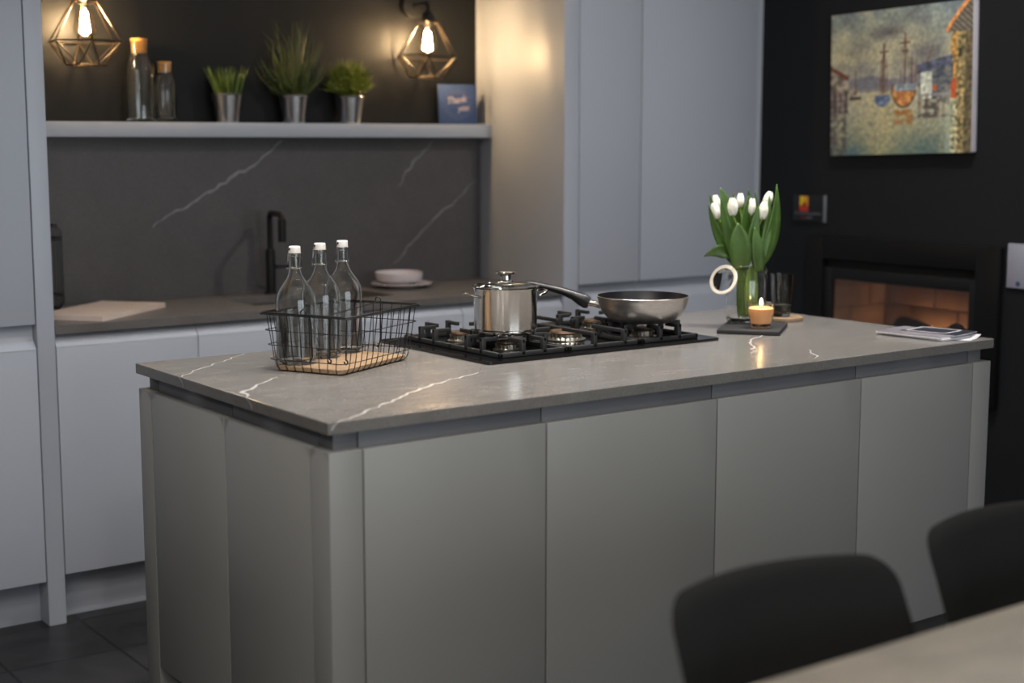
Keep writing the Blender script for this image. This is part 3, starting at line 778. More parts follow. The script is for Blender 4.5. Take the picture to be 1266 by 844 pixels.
# ------------------------------------------------------------------ saucepan
PX, PY = .832, .572
pt = thing('lidded_pot', 'shiny steel pot with glass lid on the front left burner', 'pot', (PX, PY, H+ZT+.0005))
MB().lathe([(0, .001), (.070, 0), (.076, .0), (.0785, .004), (.0788, .008), (.0770, .0095), (.0800, .013), (.0805, .108), (.0830, .113), (.0835, .1155), (.0820, .1165), (.0795, .112), (.0785, .108), (.0785, .012), (0, .010)], 64).build('pan_body', M_steel, pt)
def loop_handle(ang, name='side_handle'):
    c, s_ = math.cos(ang), math.sin(ang); o = Vector((c, s_, 0)); tdir = Vector((-s_, c, 0))
    zc = .098
    pts = [o*.079+tdir*.034+Vector((0, 0, zc-.003)), o*.088+tdir*.034+Vector((0, 0, zc)), o*.102+tdir*.028+Vector((0, 0, zc+.004)), o*.109+tdir*.012+Vector((0, 0, zc+.006)),
           o*.109-tdir*.012+Vector((0, 0, zc+.006)), o*.102-tdir*.028+Vector((0, 0, zc+.004)), o*.088-tdir*.034+Vector((0, 0, zc)), o*.079-tdir*.034+Vector((0, 0, zc-.003))]
    h = MB().tube(pts, .0030, 8); h.build(name, M_steel, pt)
    # rivet pads
ah = math.atan2(-.5901*.93+.8073*.37, .8073*.93+.5901*.37)
loop_handle(ah); loop_handle(ah+PI)
lid = MB().lathe([(.0790, .1172), (.0850, .1172), (.0860, .1185), (.0850, .1205), (.0790, .1210), (.0775, .1195)], 64).build('lid_rim', M_chrome, pt)
MB().lathe([(.0785, .1190), (.060, .1245), (.035, .1285), (0, .1300)], 48).build('glass_lid', M_glass, lid)
kn = MB().lathe([(0, .1295), (.019, .1295), (.0205, .1312), (.0190, .1330), (.0150, .1350), (.0145, .1450), (.0180, .1480), (.0250, .1495), (.0262, .1520), (.0250, .1545), (.0200, .1555), (0, .1558)], 40).build('lid_knob', M_chrome, lid)

# ------------------------------------------------------------------ frying pan
FX, FY = 1.266, .541
fp = thing('frying_pan', 'deep steel frying pan with black interior and long black handle', 'frying pan', (FX, FY, H+ZT+.0005))
MB().lathe([(0, .001), (.074, 0), (.081, .0015), (.086, .005), (.099, .015), (.110, .028), (.117, .043), (.1215, .058), (.1245, .0690), (.1255, .0700), (.1248, .0708), (.1225, .0705)], 64).build('pan_body', M_brushed, fp)
MB().lathe([(.1224, .0704), (.1200, .0590), (.1155, .0440), (.1085, .0295), (.0975, .0170), (.085, .0075), (0, .0065)], 64).build('non_stick_lining', M_nonstick, fp)
hdv = (-RV*math.cos(.22)+FV*math.sin(.22)).normalized()
def hp(s, z): return hdv*s+Vector((0, 0, z))
def flat_tube(mb, path, ws, hs, seg=14, sup=2.4):
    rings = []
    n = len(path)
    for i, p in enumerate(path):
        t = (path[min(i+1, n-1)]-path[max(i-1, 0)]).normalized(); side = Vector((0, 0, 1)).cross(t).normalized(); up = t.cross(side)
        ring = []
        for k in range(seg):
            a = 2*PI*k/seg; c, s_ = math.cos(a), math.sin(a)
            ring.append(mb.bm.verts.new(p+side*ws[i]*math.copysign(abs(c)**(2/sup), c)+up*hs[i]*math.copysign(abs(s_)**(2/sup), s_)))
        rings.append(ring)
    for a, b in zip(rings, rings[1:]):
        for k in range(seg): mb.bm.faces.new((a[k], a[(k+1) % seg], b[(k+1) % seg], b[k]))
    mb.bm.faces.new(rings[0]); mb.bm.faces.new(list(reversed(rings[-1])))
    return mb
flat_tube(MB(), [hp(.1135, .041), hp(.132, .045), hp(.150, .048)], [.011, .010, .010], [.0095, .0085, .0085]).build('handle_bracket', M_steel, fp)
S_ = [.146, .154, .168, .190, .220, .250, .280, .305, .318, .322]
Z_ = [.046, .049, .056, .067, .077, .0845, .0905, .095, .096, .096]
flat_tube(MB(), [hp(a, b) for a, b in zip(S_, Z_)], [.011, .014, .0145, .013, .012, .012, .013, .014, .012, .006], [.0145, .0185, .0175, .0130, .0105, .0095, .0092, .0090, .0075, .004]).build('handle', M_bake, fp)

# ------------------------------------------------------------------ slate tray and what stands on it
tr_c = (1.652, .508); tra = math.atan2(-.138, .105)
t = MB().box(-.0865, .0865, -.105, .115, 0, .0115, .0012, M=Matrix.Translation((tr_c[0], tr_c[1], H+.0005)) @ Matrix.Rotation(tra, 4, 'Z')).build('slate_tray', M_slate)
tag(t, 'black slate serving tray under the jar of tulips and candle', 'tray')
ZTR = H+.0125
JX, JY = 1.703, .588
jar = thing('clip_top_jar', 'clear clip-top glass jar used as a vase for the tulips', 'jar', (JX, JY, ZTR))
ro = [(0, .005), (.040, .004), (.048, 0), (.054, .004), (.0575, .014), (.0590, .03), (.0590, .118), (.0575, .132), (.0520, .147), (.0475, .156), (.0460, .162), (.0462, .174), (.0490, .176), (.0490, .180), (.0465, .182)]
ri = [(.0430, .182), (.0428, .162), (.0445, .156), (.0490, .147), (.0545, .131), (.0560, .118), (.0560, .03), (.0540, .016), (.045, .009), (0, .010)]
MB().lathe(ro+ri, 48).build('glass_body', M_bottleglass, jar)
MB().lathe([(0, .1195), (.0552, .1200)], 48).build('water', M_water, jar)
wv = MB()
wv.tube([(.0500*math.cos(a), .0500*math.sin(a), .165) for a in [2*PI*j/32 for j in range(32)]], .0013, 6, closed=True)
rv3 = RV; fv3 = FV
for s in (-1, 1):
    b = rv3*s*.050
    wv.tube([b+Vector((0, 0, .165)), b+rv3*s*.006+Vector((0, 0, .158)), b+rv3*s*.010+Vector((0, 0, .148)), b+rv3*s*.006+Vector((0, 0, .140)), b+rv3*s*.003-fv3*.01+Vector((0, 0, .150))], .0013, 6)
hang = -rv3*.062-fv3*.020
wv.tube([-rv3*.050+Vector((0, 0, .165)), -rv3*.058-fv3*.01+Vector((0, 0, .160)), hang+Vector((0, 0, .150))], .0013, 6)
wv.build('wire_clip', M_chrome, jar)
# hanging lid, tilted disc facing the viewer and a little up-left
nrm = (-FV*.72-RV*.60+Vector((0, 0, .36))).normalized()
lc = -rv3*.072-fv3*.040+Vector((0, 0, .127))
q4 = nrm.to_track_quat('Z', 'Y').to_matrix().to_4x4(); ML = Matrix.Translation(lc) @ q4
lidj = MB().lathe([(0, .004), (.024, .004), (.030, .002), (.0385, .001), (.0385, -.005), (.030, -.0065), (.024, -.010), (0, -.011)], 48, ML).build('lid', M_bottleglass, jar)
MB().lathe([(.0345, .0015), (.0430, .0015), (.0448, -.0005), (.0430, -.0035), (.0345, -.0035), (.0335, -.001), (.0345, .0015)], 48, ML).build('rubber_seal', M_rubber, lidj)

# tulips: a bouquet in real depth; local frame x = along RV, y = along FV
def L3(a, d_, z): return rv3*a+fv3*d_+Vector((0, 0, z))
tul_group = 'white tulips in the clip-top jar'
bouquet = [ # (x, depth, z of flower base, tilt x, size, label)
    (-.088, -.010, .298, -.25, 1.0, 'white tulip leaning furthest left in the jar'),
    (-.083, .022, .323, -.22, .9, 'white tulip half hidden behind the leftmost bloom'),
    (-.046, -.022, .308, -.05, 1.08, 'white tulip second from left, standing upright'),
    (-.020, .020, .330, .05, .85, 'white tulip partly hidden in the middle back'),
    (.004, -.016, .310, .12, 1.0, 'white tulip just right of the bouquet centre'),
    (.036, -.024, .298, .14, 1.05, 'white tulip low on the right beside the tall leaf'),
    (.052, .006, .330, .28, 1.0, 'white tulip highest on the right behind the tall leaf')]
for i, (x, dp, z, tl, sz, lb) in enumerate(bouquet):
    t = thing('tulip', lb, 'flower', (JX, JY, ZTR), group=tul_group)
    fb = L3(x, dp, z); foot = L3(-x*.38+rnd.uniform(-.008, .008), -dp*.5+rnd.uniform(-.012, .012), .014)
    if foot.xy.length > .036: foot = Vector((foot.x*.036/foot.xy.length, foot.y*.036/foot.xy.length, .014))
    mid = L3(x*.18, dp*.3, .180)
    pts = [foot.lerp(mid, k/5) for k in range(5)]+bez(mid, mid.lerp(fb, .5)+L3(-x*.10, 0, .02), fb, 8)
    MB().tube(pts, .0034, 8).build('stem', M_stem, t)
    ax3 = (rv3*tl+Vector((0, 0, 1))+fv3*rnd.uniform(-.1, .1)).normalized(); Q = ax3.to_track_quat('Z', 'Y').to_matrix().to_4x4(); MF = Matrix.Translation(fb) @ Q
    fl = MB(); hgt = .048*sz
    for k in range(6):
        a0 = 2*PI*k/6+i; inner = k % 2; rr = .0158*sz*(.88 if inner else 1.0)
        def pet(u, v, a0=a0, rr=rr, inner=inner):
            w = (u-.5)*1.25*math.sin(PI*min(1, .12+v*.80))**.7
            prof = rr*(math.sin(PI*(.08+.80*v)))**.62*(1.0-.25*v)
            a = a0+w
            return MF @ Vector((prof*math.cos(a), prof*math.sin(a), hgt*(v+(.02 if inner else 0)-.03*abs(u-.5)*v)))
        fl.grid(pet, 6, 9)
    fl.build('bloom', M_tulip, t, smooth=60, solid=.0008)
def leaf(p0, p1, p2, w, fold=.18, twist=0, lb='', nrm_side=None, parent=None, tip=1.0):
    w *= 1.4; P = bez(p0, p1, p2, 14); mb = MB(); rows = []
    n = len(P)
    for i, p in enumerate(P):
        t = (P[min(i+1, n-1)]-P[max(i-1, 0)]).normalized()
        face = (-fv3*math.cos(twist)+rv3*math.sin(twist)); side = t.cross(face).normalized(); face2 = side.cross(t).normalized()
        v = i/(n-1); ww = w*.5*max(.015, math.sin(PI*min(1, (.16+.84*v)**.88))**.9)
        rows.append([mb.bm.verts.new(p+side*ww*u+face2*(fold*ww*(u*u))) for u in (-1, -.5, 0, .5, 1)])
    for a, b in zip(rows, rows[1:]):
        for k in range(4): mb.bm.faces.new((a[k], a[k+1], b[k+1], b[k]))
    return mb
leaves = [
 (L3(.030, -.012, .165), L3(.085, -.020, .25), L3(.079, -.012, .398), .034, .5),
 (L3(.034, -.030, .170), L3(.060, -.03, .26), L3(.060, -.004, .370), .022, .3),
 (L3(-.022, -.040, .155), L3(-.030, -.060, .24), L3(-.036, -.055, .290), .046, .0),
 (L3(.030, -.040, .150), L3(.022, -.056, .23), L3(.012, -.050, .278), .028, .3),
 (L3(-.040, -.012, .175), L3(-.092, -.020, .24), L3(-.116, -.015, .345), .020, -.4),
 (L3(-.034, -.030, .175), L3(-.066, -.035, .26), L3(-.084, -.036, .366), .022, -.2),
 (L3(-.014, .014, .20), L3(-.050, .020, .32), L3(-.078, .020, .388), .036, .2),
 (L3(-.002, -.026, .17), L3(-.022, -.030, .29), L3(-.002, -.028, .366), .028, .6),
 (L3(.012, -.034, .165), L3(.006, -.044, .26), L3(.026, -.036, .340), .026, .2),
 (L3(-.040, -.015, .188), L3(-.075, -.020, .225), L3(-.128, -.030, .192), .030, .9),
 (L3(-.010, .02, .22), L3(-.030, .03, .32), L3(-.040, .03, .375), .016, .0),
 (L3(.000, .02, .22), L3(-.010, .03, .33), L3(-.022, .03, .378), .014, .3),
 (L3(.010, .02, .22), L3(.010, .03, .33), L3(.006, .03, .385), .014, -.3),
 (L3(.020, .02, .22), L3(.030, .03, .33), L3(.024, .028, .378), .014, .2),
 (L3(-.048, .0, .20), L3(-.09, .0, .29), L3(-.112, .0, .372), .018, .4),
 (L3(.02, .01, .2), L3(.048, .01, .29), L3(.044, .0, .352), .020, -.4)]
lv = MB()
lt = thing('tulip_leaves', 'broad green tulip leaves fanning out of the jar, one drooping left', 'leaves', (JX, JY, ZTR))
for (a, b, c, w, tw) in leaves:
    leaf(a, b, c, w, twist=tw).build('leaf', M_leaf, lt, smooth=60, solid=.0009, fix=False)
for k in range(9):   # lower leaf sheaths seen in the jar
    a = rnd.uniform(0, 2*PI); r0 = rnd.uniform(.006, .03)
    leaf(L3(r0*math.cos(a), r0*math.sin(a), .018), L3(r0*math.cos(a)*1.1, r0*math.sin(a)*1.1, .10), L3(.026*math.cos(a), .026*math.sin(a), .19), .016, twist=rnd.uniform(-1, 1)).build('leaf', M_stem, lt, smooth=60, solid=.0009, fix=False)

# candle
cn = thing('candle_glass', 'lit amber candle in a small clear tumbler on the slate tray', 'candle', (1.649, .474, ZTR))
MB().lathe([(0, .001), (.026, 0), (.029, .003), (.0385, .068), (.0385, .070), (.0370, .070), (.0362, .066), (.0285, .013), (0, .012)], 40).build('glass_cup', M_cupglass, cn)
MB().lathe([(0, .0125), (.0280, .0125), (.0345, .052), (.0345, .054), (.030, .0532), (0, .0528)], 40).build('wax', M_wax, cn)
MB().tube([(0, 0, .0525), (.0008, 0, .060)], .0009, 6).build('wick', M_wick, cn)
MB().lathe([(0, .0595), (.0022, .061), (.0040, .065), (.0043, .069), (.0033, .075), (.0015, .080), (0, .083)], 16).build('flame', M_flame, cn)

# smoked tumblers and coaster
t = MB().lathe([(0, 0), (.058, 0), (.060, .002), (.060, .009), (.058, .011), (0, .011)], 48).build('wooden_coaster', M_wood, loc=(1.905, .632, H+.0005))
tag(t, 'round pale wooden coaster peeping out behind the slate tray', 'coaster')
def tumbler(x, y, z, lb, fill):
    t = thing('smoked_tumbler', lb, 'glass', (x, y, z), group='smoked glass tumblers behind the candle')
    MB().lathe([(0, .001), (.021, 0), (.026, .004), (.0285, .014), (.0345, .126), (.0345, .128), (.0330, .128), (.0268, .018), (.020, .010), (0, .010)], 40).build('glass_body', M_smoke, t)
    if fill: MB().lathe([(0, .0105), (.0195, .0105), (.0262, .018), (.0280, .036), (0, .035)], 32).build('wax', M_darkwax, t)
tumbler(1.893, .628, H+.0120, 'smoked grey glass tumbler right of the tulip jar', True)
tumbler(1.905, .748, H+.0005, 'smoked grey glass tumbler half hidden behind the tulip jar', False)

# brochures
def booklet(cx, cy, ang, w, d, h, z, cover, name, lb, corner=None):
    t = thing(name, lb, 'brochure', (cx, cy, z), ang, 'brochures stacked at the right end of the island')
    MB().box(-w/2, w/2, -d/2, d/2, 0, h-.0006, .0006).build('pages', M_paper, t)
    c = MB().box(-w/2-.001, w/2+.001, -d/2-.001, d/2+.001, h-.0006, h, 0); o = c.build('cover', cover, t)
    return t, o
mg = math.atan2(.036-.234, .013)   # long edge direction
zb_ = H+.0005
booklet(1.958, .145, math.radians(-86), .205, .150, .0055, zb_, M_paper, 'brochure', 'thick pale brochure at the bottom of the stack on the island')
t, o = booklet(1.945, .150, math.radians(-84), .20, .145, .006, zb_+.0057, M_covergrey, 'brochure', 'grey-covered brochure in the middle of the stack')
t, o = booklet(1.978, .118, math.radians(-80), .165, .12, .003, zb_+.0119, M_coverdark, 'brochure', 'dark-covered leaflet with white frame on top of the brochure stack')
fr_ = MB()
for (a0, a1, b0, b1) in ((-.075, .045, -.052, -.047), (-.075, .045, .047, .052), (-.075, -.070, -.052, .052), (.040, .045, -.052, .052)):
    fr_.box(a0, a1, b0, b1, .0030, .0033)
fr_.build('printed_frame', M_paper, o)
t = thing('folded_leaflet', 'small white folded leaflet by the right corner of the island', 'leaflet', (1.995, .045, H+.0005), math.radians(20))
MB().grid(lambda u, v: ((u-.5)*.10, (v-.5)*.06, .0006+.010*max(0, u-.6)**1.2*2.2), 12, 2).build('sheet', M_paper, t, solid=.0006)

# ------------------------------------------------------------------ fireplace
fpz = thing('inset_fireplace', 'black framed inset fireplace with glowing embers in the black wall', 'fireplace', (XR, 0, 0))
s_ = MB()
xs0, xs1 = -.030, -.001
s_.box(xs0, xs1, .615, FY0+.010, .514, 1.066, .0015); s_.box(xs0, xs1, FY1-.010, 1.483, .514, 1.066, .0015)
s_.box(xs0, xs1, FY0+.0098, FY1-.0098, .514, FZ0+.01, .0015); s_.box(xs0, xs1, FY0+.0098, FY1-.0098, .982, 1.066, .0015)
s_.build('surround', M_slab, fpz)
inn = MB(); y0, y1 = FY0+.012, FY1-.012
inn.box(-.018, .004, y0, .740, FZ0+.012, .950, .001); inn.box(-.018, .004, 1.368, y1, FZ0+.012, .950, .001)
inn.box(-.018, .004, .7398, 1.3682, .905, .950, .001); inn.box(-.018, .004, .7398, 1.3682, FZ0+.012, .655, .001)
inn.build('inner_frame', mat('dark_steel_frame', (20, 21, 23), rough=.5, spec=.25), fpz)
MB().box(.0045, .0060, FY0, FY1, .945, .99).build('vent_slot', M_void, fpz)
MB().box(-.006, -.003, .7405, 1.3675, .6555, .9045).build('glass_pane', M_firepane, fpz)
fb_ = MB()
bx0, bx1 = .006, .34
fb_.box(bx1, bx1+.03, y0, y1, FZ0+.01, .97); fb_.box(bx0, bx1, y0-.008, y0+.004, FZ0+.01, .97); fb_.box(bx0, bx1, y1-.004, y1+.008, FZ0+.01, .97)
fb_.box(bx0, bx1, y0, y1, FZ0-.005, FZ0+.012); fb_.box(bx0, bx1, y0, y1, .935, .942)
fbo = fb_.build('firebox', M_brick, fpz)
bk_ = MB()      # raised firebricks
rows = [(.62, .70), (.705, .785), (.79, .87), (.875, .93)]
for r_, (z0, z1) in enumerate(rows):
    yy = y0+.006-(.11 if r_ % 2 else 0)
    while yy < y1:
        a_, b_ = max(yy, y0+.005), min(yy+.215, y1-.005)
        if b_-a_ > .02: bk_.box(bx1-.012, bx1+.002, a_, b_, z0, z1, .003)
        yy += .22
for (ys, yd) in ((y1-.004, -.010), (y0+.004, .010)):
    for r_, (z0, z1) in enumerate(rows):
        xx = .02-(.11 if r_ % 2 else 0)
        while xx < bx1-.02:
            a_, b_ = max(xx, .012), min(xx+.215, bx1-.014)
            if b_-a_ > .02: bk_.box(a_, b_, min(ys, ys+yd), max(ys, ys+yd), z0, z1, .003)
            xx += .22
bk_.build('brick_lining', M_brick, fbo)
def log(a, b, r): 
    a, b = Vector(a), Vector(b); n = 10
    mb = MB(); rr = random.Random(int(a.x*1e4+b.y*1e3))
    pts = [a.lerp(b, i/n)+Vector((rr.uniform(-.004, .004), rr.uniform(-.004, .004), rr.uniform(-.004, .004))) for i in range(n+1)]
    mb.tube(pts, r, 12, radii=[r*rr.uniform(.85, 1.12) for _ in pts]); mb.build('log', M_log, fpz)
log((.14, .80, .645), (.20, 1.14, .650), .036); log((.22, .98, .650), (.12, 1.30, .645), .034); log((.12, .86, .715), (.20, .96, .722), .036); log((.12, 1.02, .715), (.20, 1.20, .722), .040)
log((.20, .76, .690), (.13, .90, .665), .028); log((.10, 1.10, .690), (.22, 1.18, .700), .025)
em = MB()
for k in range(26):
    a = rnd.uniform(.78, 1.30); em.lathe([(0, 0), (.006, .003), (.005, .009), (0, .012)], 6, Matrix.Translation((rnd.uniform(.09, .26), a, .615+rnd.uniform(0, .02))))
em.lathe([(0, 0), (.009, .004), (.010, .012), (.006, .024), (0, .034)], 10, Matrix.Translation((.075, .964, .722)))
tag(em.build('embers', M_ember, fpz), kind='stuff')
fl_ = MB()
for (yy, xx, h_) in ((1.06, .28, .035), (.98, .285, .03), (1.12, .285, .03), (.86, .29, .03), (1.20, .285, .03)):
    fl_.lathe([(0, 0), (.010, .008), (.011, .018), (.006, .035*h_/.05), (0, h_)], 12, Matrix.Translation((xx, yy, .635)))
fl_.build('firebox_fill_light', emitter('firebox_fill', (1.0, .60, .34), 42), fpz)  # unseen emitters behind the logs, added to light the firebrick

# ------------------------------------------------------------------ painting (generic harbour scene, brushed colour attribute on the canvas)
PW, PH = .630, .517
def paint_colour(u, v, N):
    """u 0..1 left to right as seen, v 0..1 bottom to top; returns sRGB"""
    def mixc(a, b, t): t = max(0, min(1, t)); return tuple(x+(y-x)*t for x, y in zip(a, b))
    n1 = noise.fractal(Vector((u*6, v*7, 1.3)), 1.0, 2.0, 5); n2 = noise.fractal(Vector((u*22, v*30, 5.1)), 1.0, 2.0, 3); n3 = noise.noise(Vector((u*55, v*40, 9)))
    hor = .46
    if v > hor:
        t = (v-hor)/(1-hor)
        c = mixc((112, 112, 116), (158, 150, 122), t*2.4); c = mixc(c, (124, 134, 130), (t-.45)*1.8)
        c = mixc(c, (96, 96, 98), max(0, n1*.8-.02)); c = mixc(c, (196, 188, 156), max(0, -n1*.8)+.38*max(0, 1-math.hypot((u-.40)/.34, (v-.64)/.22)))
        if u > .62: c = mixc(c, (128, 152, 160), (u-.62)*1.6*t)
        d_ = math.hypot((u-.42)/.16, (v-.84)/.07)
        c = mixc(c, (84, 80, 82), (1-d_)*.9)
        d_ = math.hypot((u-.66)/.12, (v-.68)/.10); c = mixc(c, (92, 92, 96), (1-d_)*.9)
    else:
        t = v/hor
        c = mixc((100, 110, 92), (172, 168, 146), t*1.25); c = mixc(c, (188, 172, 122), max(0, 1-abs(u-.40)/.28)*.65)
        c = mixc(c, (92, 90, 78), max(0, n2)*.7); c = mixc(c, (196, 176, 118), max(0, -n2)*.6)
        if v < .16: c = mixc(c, (72, 100, 104), (.16-v)*4.2*(.6+n1))
    # distant misty shore
    if .14 < u < .62 and hor-.02 < v < hor+.07+.03*n1: c = mixc(c, (104, 102, 112), .65)
    # left houses and posts
    rl = .64-.62*(u-.0)
    if u < .135 and v < rl and v > .30:
        c = mixc((96, 84, 78), (158, 146, 126), .5+n2*1.6)
        if v > rl-.035: c = (104, 56, 42)
        if v < .45: c = mixc((70, 62, 60), (134, 120, 110), .5+.5*math.sin(u*150)+n2)
    if u < .12 and v <= .30: c = mixc(c, (78, 68, 66), .45+n2)
    # small far boat
    if abs(v-.40) < .014 and .14 < u < .23: c = (72, 56, 50)
    if abs(v-.445) < .03 and .145 < u < .205: c = mixc((120, 100, 84), (176, 166, 146), .5+n3)
    if abs(u-.185) < .005 and .42 < v < .60: c = (92, 76, 70)
    # blue boat
    e_ = ((u-.385)/.058)**2+((v-.385)/.055)**2
    if e_ < 1 and v < .412: c = mixc((58, 72, 98), (112, 124, 146), .5+n2)
    # masts
    def mast(um, v0, v1, w_, col=(96, 66, 56)):
        nonlocal c
        if abs(u-um) < w_ and v0 < v < v1: c = col
    mast(.395, .42, .77, .0065); mast(.375, .42, .66, .004); mast(.415, .42, .66, .004)
    mast(.545, .42, .83, .0075, (88, 58, 48)); mast(.590, .42, .66, .005); mast(.618, .42, .60, .004, (120, 88, 74))
    for (um, vm, L_) in ((.395, .71, .035), (.545, .76, .038), (.545, .70, .024)):
        if abs(v-vm) < .007 and abs(u-um) < L_: c = (84, 60, 50)
    if abs((u-.64)-(v-.45)*.35) < .005 and .45 < v < .72: c = (110, 84, 76)
    # rigging haze
    if abs(abs(u-.395)-(.77-v)*.10) < .003 and .45 < v < .77: c = mixc(c, (110, 80, 70), .6)
    if abs(abs(u-.545)-(.83-v)*.11) < .003 and .45 < v < .83: c = mixc(c, (110, 80, 70), .6)
    # orange boat
    if ((u-.538)/.088)**2+((v-.45)/.135)**2 < 1 and v < .440+.045*max(0, (.53-u)/.08):
        c = mixc((150, 88, 46), (200, 142, 84), .5+n2+n3*.4)
        if ((u-.538)/.080)**2+((v-.45)/.120)**2 > 1: c = (66, 44, 36)
        if v > .425+.045*max(0, (.53-u)/.08): c = (98, 66, 50)
    if .47 < u < .625 and .43 < v < .475: c = mixc((112, 126, 140), (160, 160, 150), .5+n3)
    if .47 < u < .61 and .20 < v < .305: c = mixc(c, (146, 100, 52), .55+n2*1.5)
    # right house group
    if u > .645 and .36 < v < .60:
        c = mixc((66, 74, 86), (112, 112, 104), .5+n2*1.4)
        if .655 < u < .735 and v < .545: c = mixc((168, 172, 160), (210, 210, 190), .5+n3)
        if .742 < u < .765 and .42 < v < .46: c = (176, 84, 48)
    if u > .63 and .54+.22*(u-.64) < v < .60+.34*(u-.63)*.7: c = mixc((54, 58, 74), (92, 98, 116), .5+n2)
    if u > .635 and .385 < v < .40: c = (132, 136, 150)
    for pu in (.65, .70, .775, .815):
        if abs(u-pu) < .011 and .235 < v < .41: c = mixc((168, 150, 130), (108, 100, 96), .5+n3)
    if u > .64 and v < .37 and v > .24 and n2 > .05: c = mixc(c, (40, 38, 38), .6)
    # stone tower with tiled roof at right
    if u > .865-.012*math.sin(v*20) and v < .84:
        c = mixc((84, 82, 56), (178, 152, 104), .5+n3*.9+n2*.6)
        if u < .905: c = mixc(c, (206, 146, 72) if v > .42 else (186, 190, 160), .5+n3)
        if u > .95: c = mixc(c, (58, 52, 44), .55)
        if .36 < v < .50 and u < .895: c = (178, 82, 44)
        if .91 < u < .93 and .63 < v < .69: c = (44, 40, 38)
    rv_ = .815+(u-.83)*1.15+.03*math.sin((u-.83)*12)
    if u > .835 and v < rv_ and v > .80 and u < 1.0: c = mixc((70, 64, 58), (128, 120, 104), .5+.5*math.sin((u+v)*160))
    if u > .825 and abs(v-rv_) < .020: c = mixc((196, 112, 54), (226, 158, 96), .5+n3)
    if .79 < u < .865 and v < .42: c = mixc(c, (168, 176, 154), .5 if .83 < u else .2)
    return tuple(max(0, min(255, 1.10*x*(1+.20*n3+.08*n2))) for x in c)
pic = thing('harbour_painting', 'unframed canvas painting of sailing boats in a misty harbour', 'painting', (XR, 1.0665, 1.637))
NU, NV = 190, 156
cb = MB(); cb.box(-.0335, -.0015, -PW/2+.001, PW/2-.001, -PH/2+.001, PH/2-.001, .003)
Rp = Matrix.Rotation(math.radians(-1.5), 4, 'X')
for v in cb.bm.verts: v.co = Rp @ v.co
cb.build('canvas_wrap', M_canvas, pic)
me = bpy.data.meshes.new('painted_front'); vv = []; ff = []; cols = []
for j in range(NV+1):
    for i in range(NU+1):
        u, v = i/NU, j/NV
        bow = .004*math.sin(u*PI*1.0)*(1 if v < .02 else 0)
        vv.append(tuple(Rp @ Vector((-.0342, PW/2-u*PW, -PH/2+v*PH))))   # left as seen = larger y
        cols.append(lin(paint_colour(u, v, 0)))
for j in range(NV):
    for i in range(NU):
        a = j*(NU+1)+i; ff.append((a, a+1, a+NU+2, a+NU+1))
me.from_pydata(vv, [], ff); me.update()
at = me.color_attributes.new('paint', 'FLOAT_COLOR', 'POINT'); at.data.foreach_set('color', [x for c in cols for x in c])
me.materials.append(attr_mat('oil_paint', 'paint', .4, .5))
o = bpy.data.objects.new('painted_front', me); C.objects.link(o); o.parent = pic

# ------------------------------------------------------------------ small wall sign
sg = thing('wall_sign', 'small black acrylic sign with sunset emblem on the black wall', 'sign', (XR, 1.500, 1.168))
MB().box(-.012, -.001, -.079, .079, -.051, .051, .001).build('sign_panel', M_acrylic, sg)
MB().box(-.0145, -.0005, -.083, -.0792, -.052, .052, .0005).build('sign_edge', M_signedge, sg)
xf = -.0125
def rect(y0, y1, z0, z1, m, nm, par=sg, x=xf): 
    return MB().poly([(x, y1, z0), (x, y0, z0), (x, y0, z1), (x, y1, z1)]).build(nm, m, par, smooth=0, fix=False)
em_ = rect(.000, .044, -.012, .046, M_red, 'emblem')
for nm, m, P in (('emblem_sky', M_orange, [(.044, .008), (0, .008), (0, .046), (.044, .046)]), ('emblem_sun', M_yellow, [(.043, .018), (.034, .012), (.022, .022), (.018, .036), (.024, .045), (.043, .045)]),
                 ('emblem_peak', M_brown, [(.030, .008), (.010, .008), (.008, .014), (.019, .026)])):
    MB().poly([(xf-.0004-(.0003 if nm != 'emblem_sky' else 0), y, z) for y, z in P]).build(nm, m, em_, smooth=0, fix=False)
# two lines of small print, too small to read: letter-sized strokes
for (zc, ys, ye, h_, m, nm) in ((-.020, .066, -.066, .009, M_signtext, 'name_print'), (-.036, .036, .012, .007, M_red, 'small_print'), (-.036, .010, -.022, .008, M_signtext, 'small_print')):
    mb = MB(); y = ys
    while y > ye:
        w_ = rnd.uniform(.003, .006)
        mb.poly([(xf-.0003, y, zc-h_/2), (xf-.0003, y-w_*.3, zc-h_/2), (xf-.0003, y-w_*.3, zc+h_/2), (xf-.0003, y, zc+h_/2)])
        zz = zc+rnd.choice((-.4, 0, .35))*h_
        mb.poly([(xf-.0003, y, zz-.0009), (xf-.0003, y-w_, zz-.0009), (xf-.0003, y-w_, zz+.0009), (xf-.0003, y, zz+.0009)])
        y -= w_+.0022
    mb.build(nm, m, sg, smooth=0, fix=False)
# pale plaque at the right edge
pl = thing('wall_plaque', 'pale grey plaque on the black wall right of the fireplace', 'plaque', (XR, .500, 1.008))
MB().box(-.010, -.001, -.097, .097, -.075, .075, .001).build('plaque_panel', M_plaque, pl)
mb = MB(); Mc = Matrix.Translation((-.0104, .052, -.060)) @ Matrix.Rotation(-PI/2, 4, 'Y')
mb.lathe([(0, 0), (.009, 0)], 20, Mc); mb.build('printed_dot', M_bluedot, pl, smooth=0, fix=False)

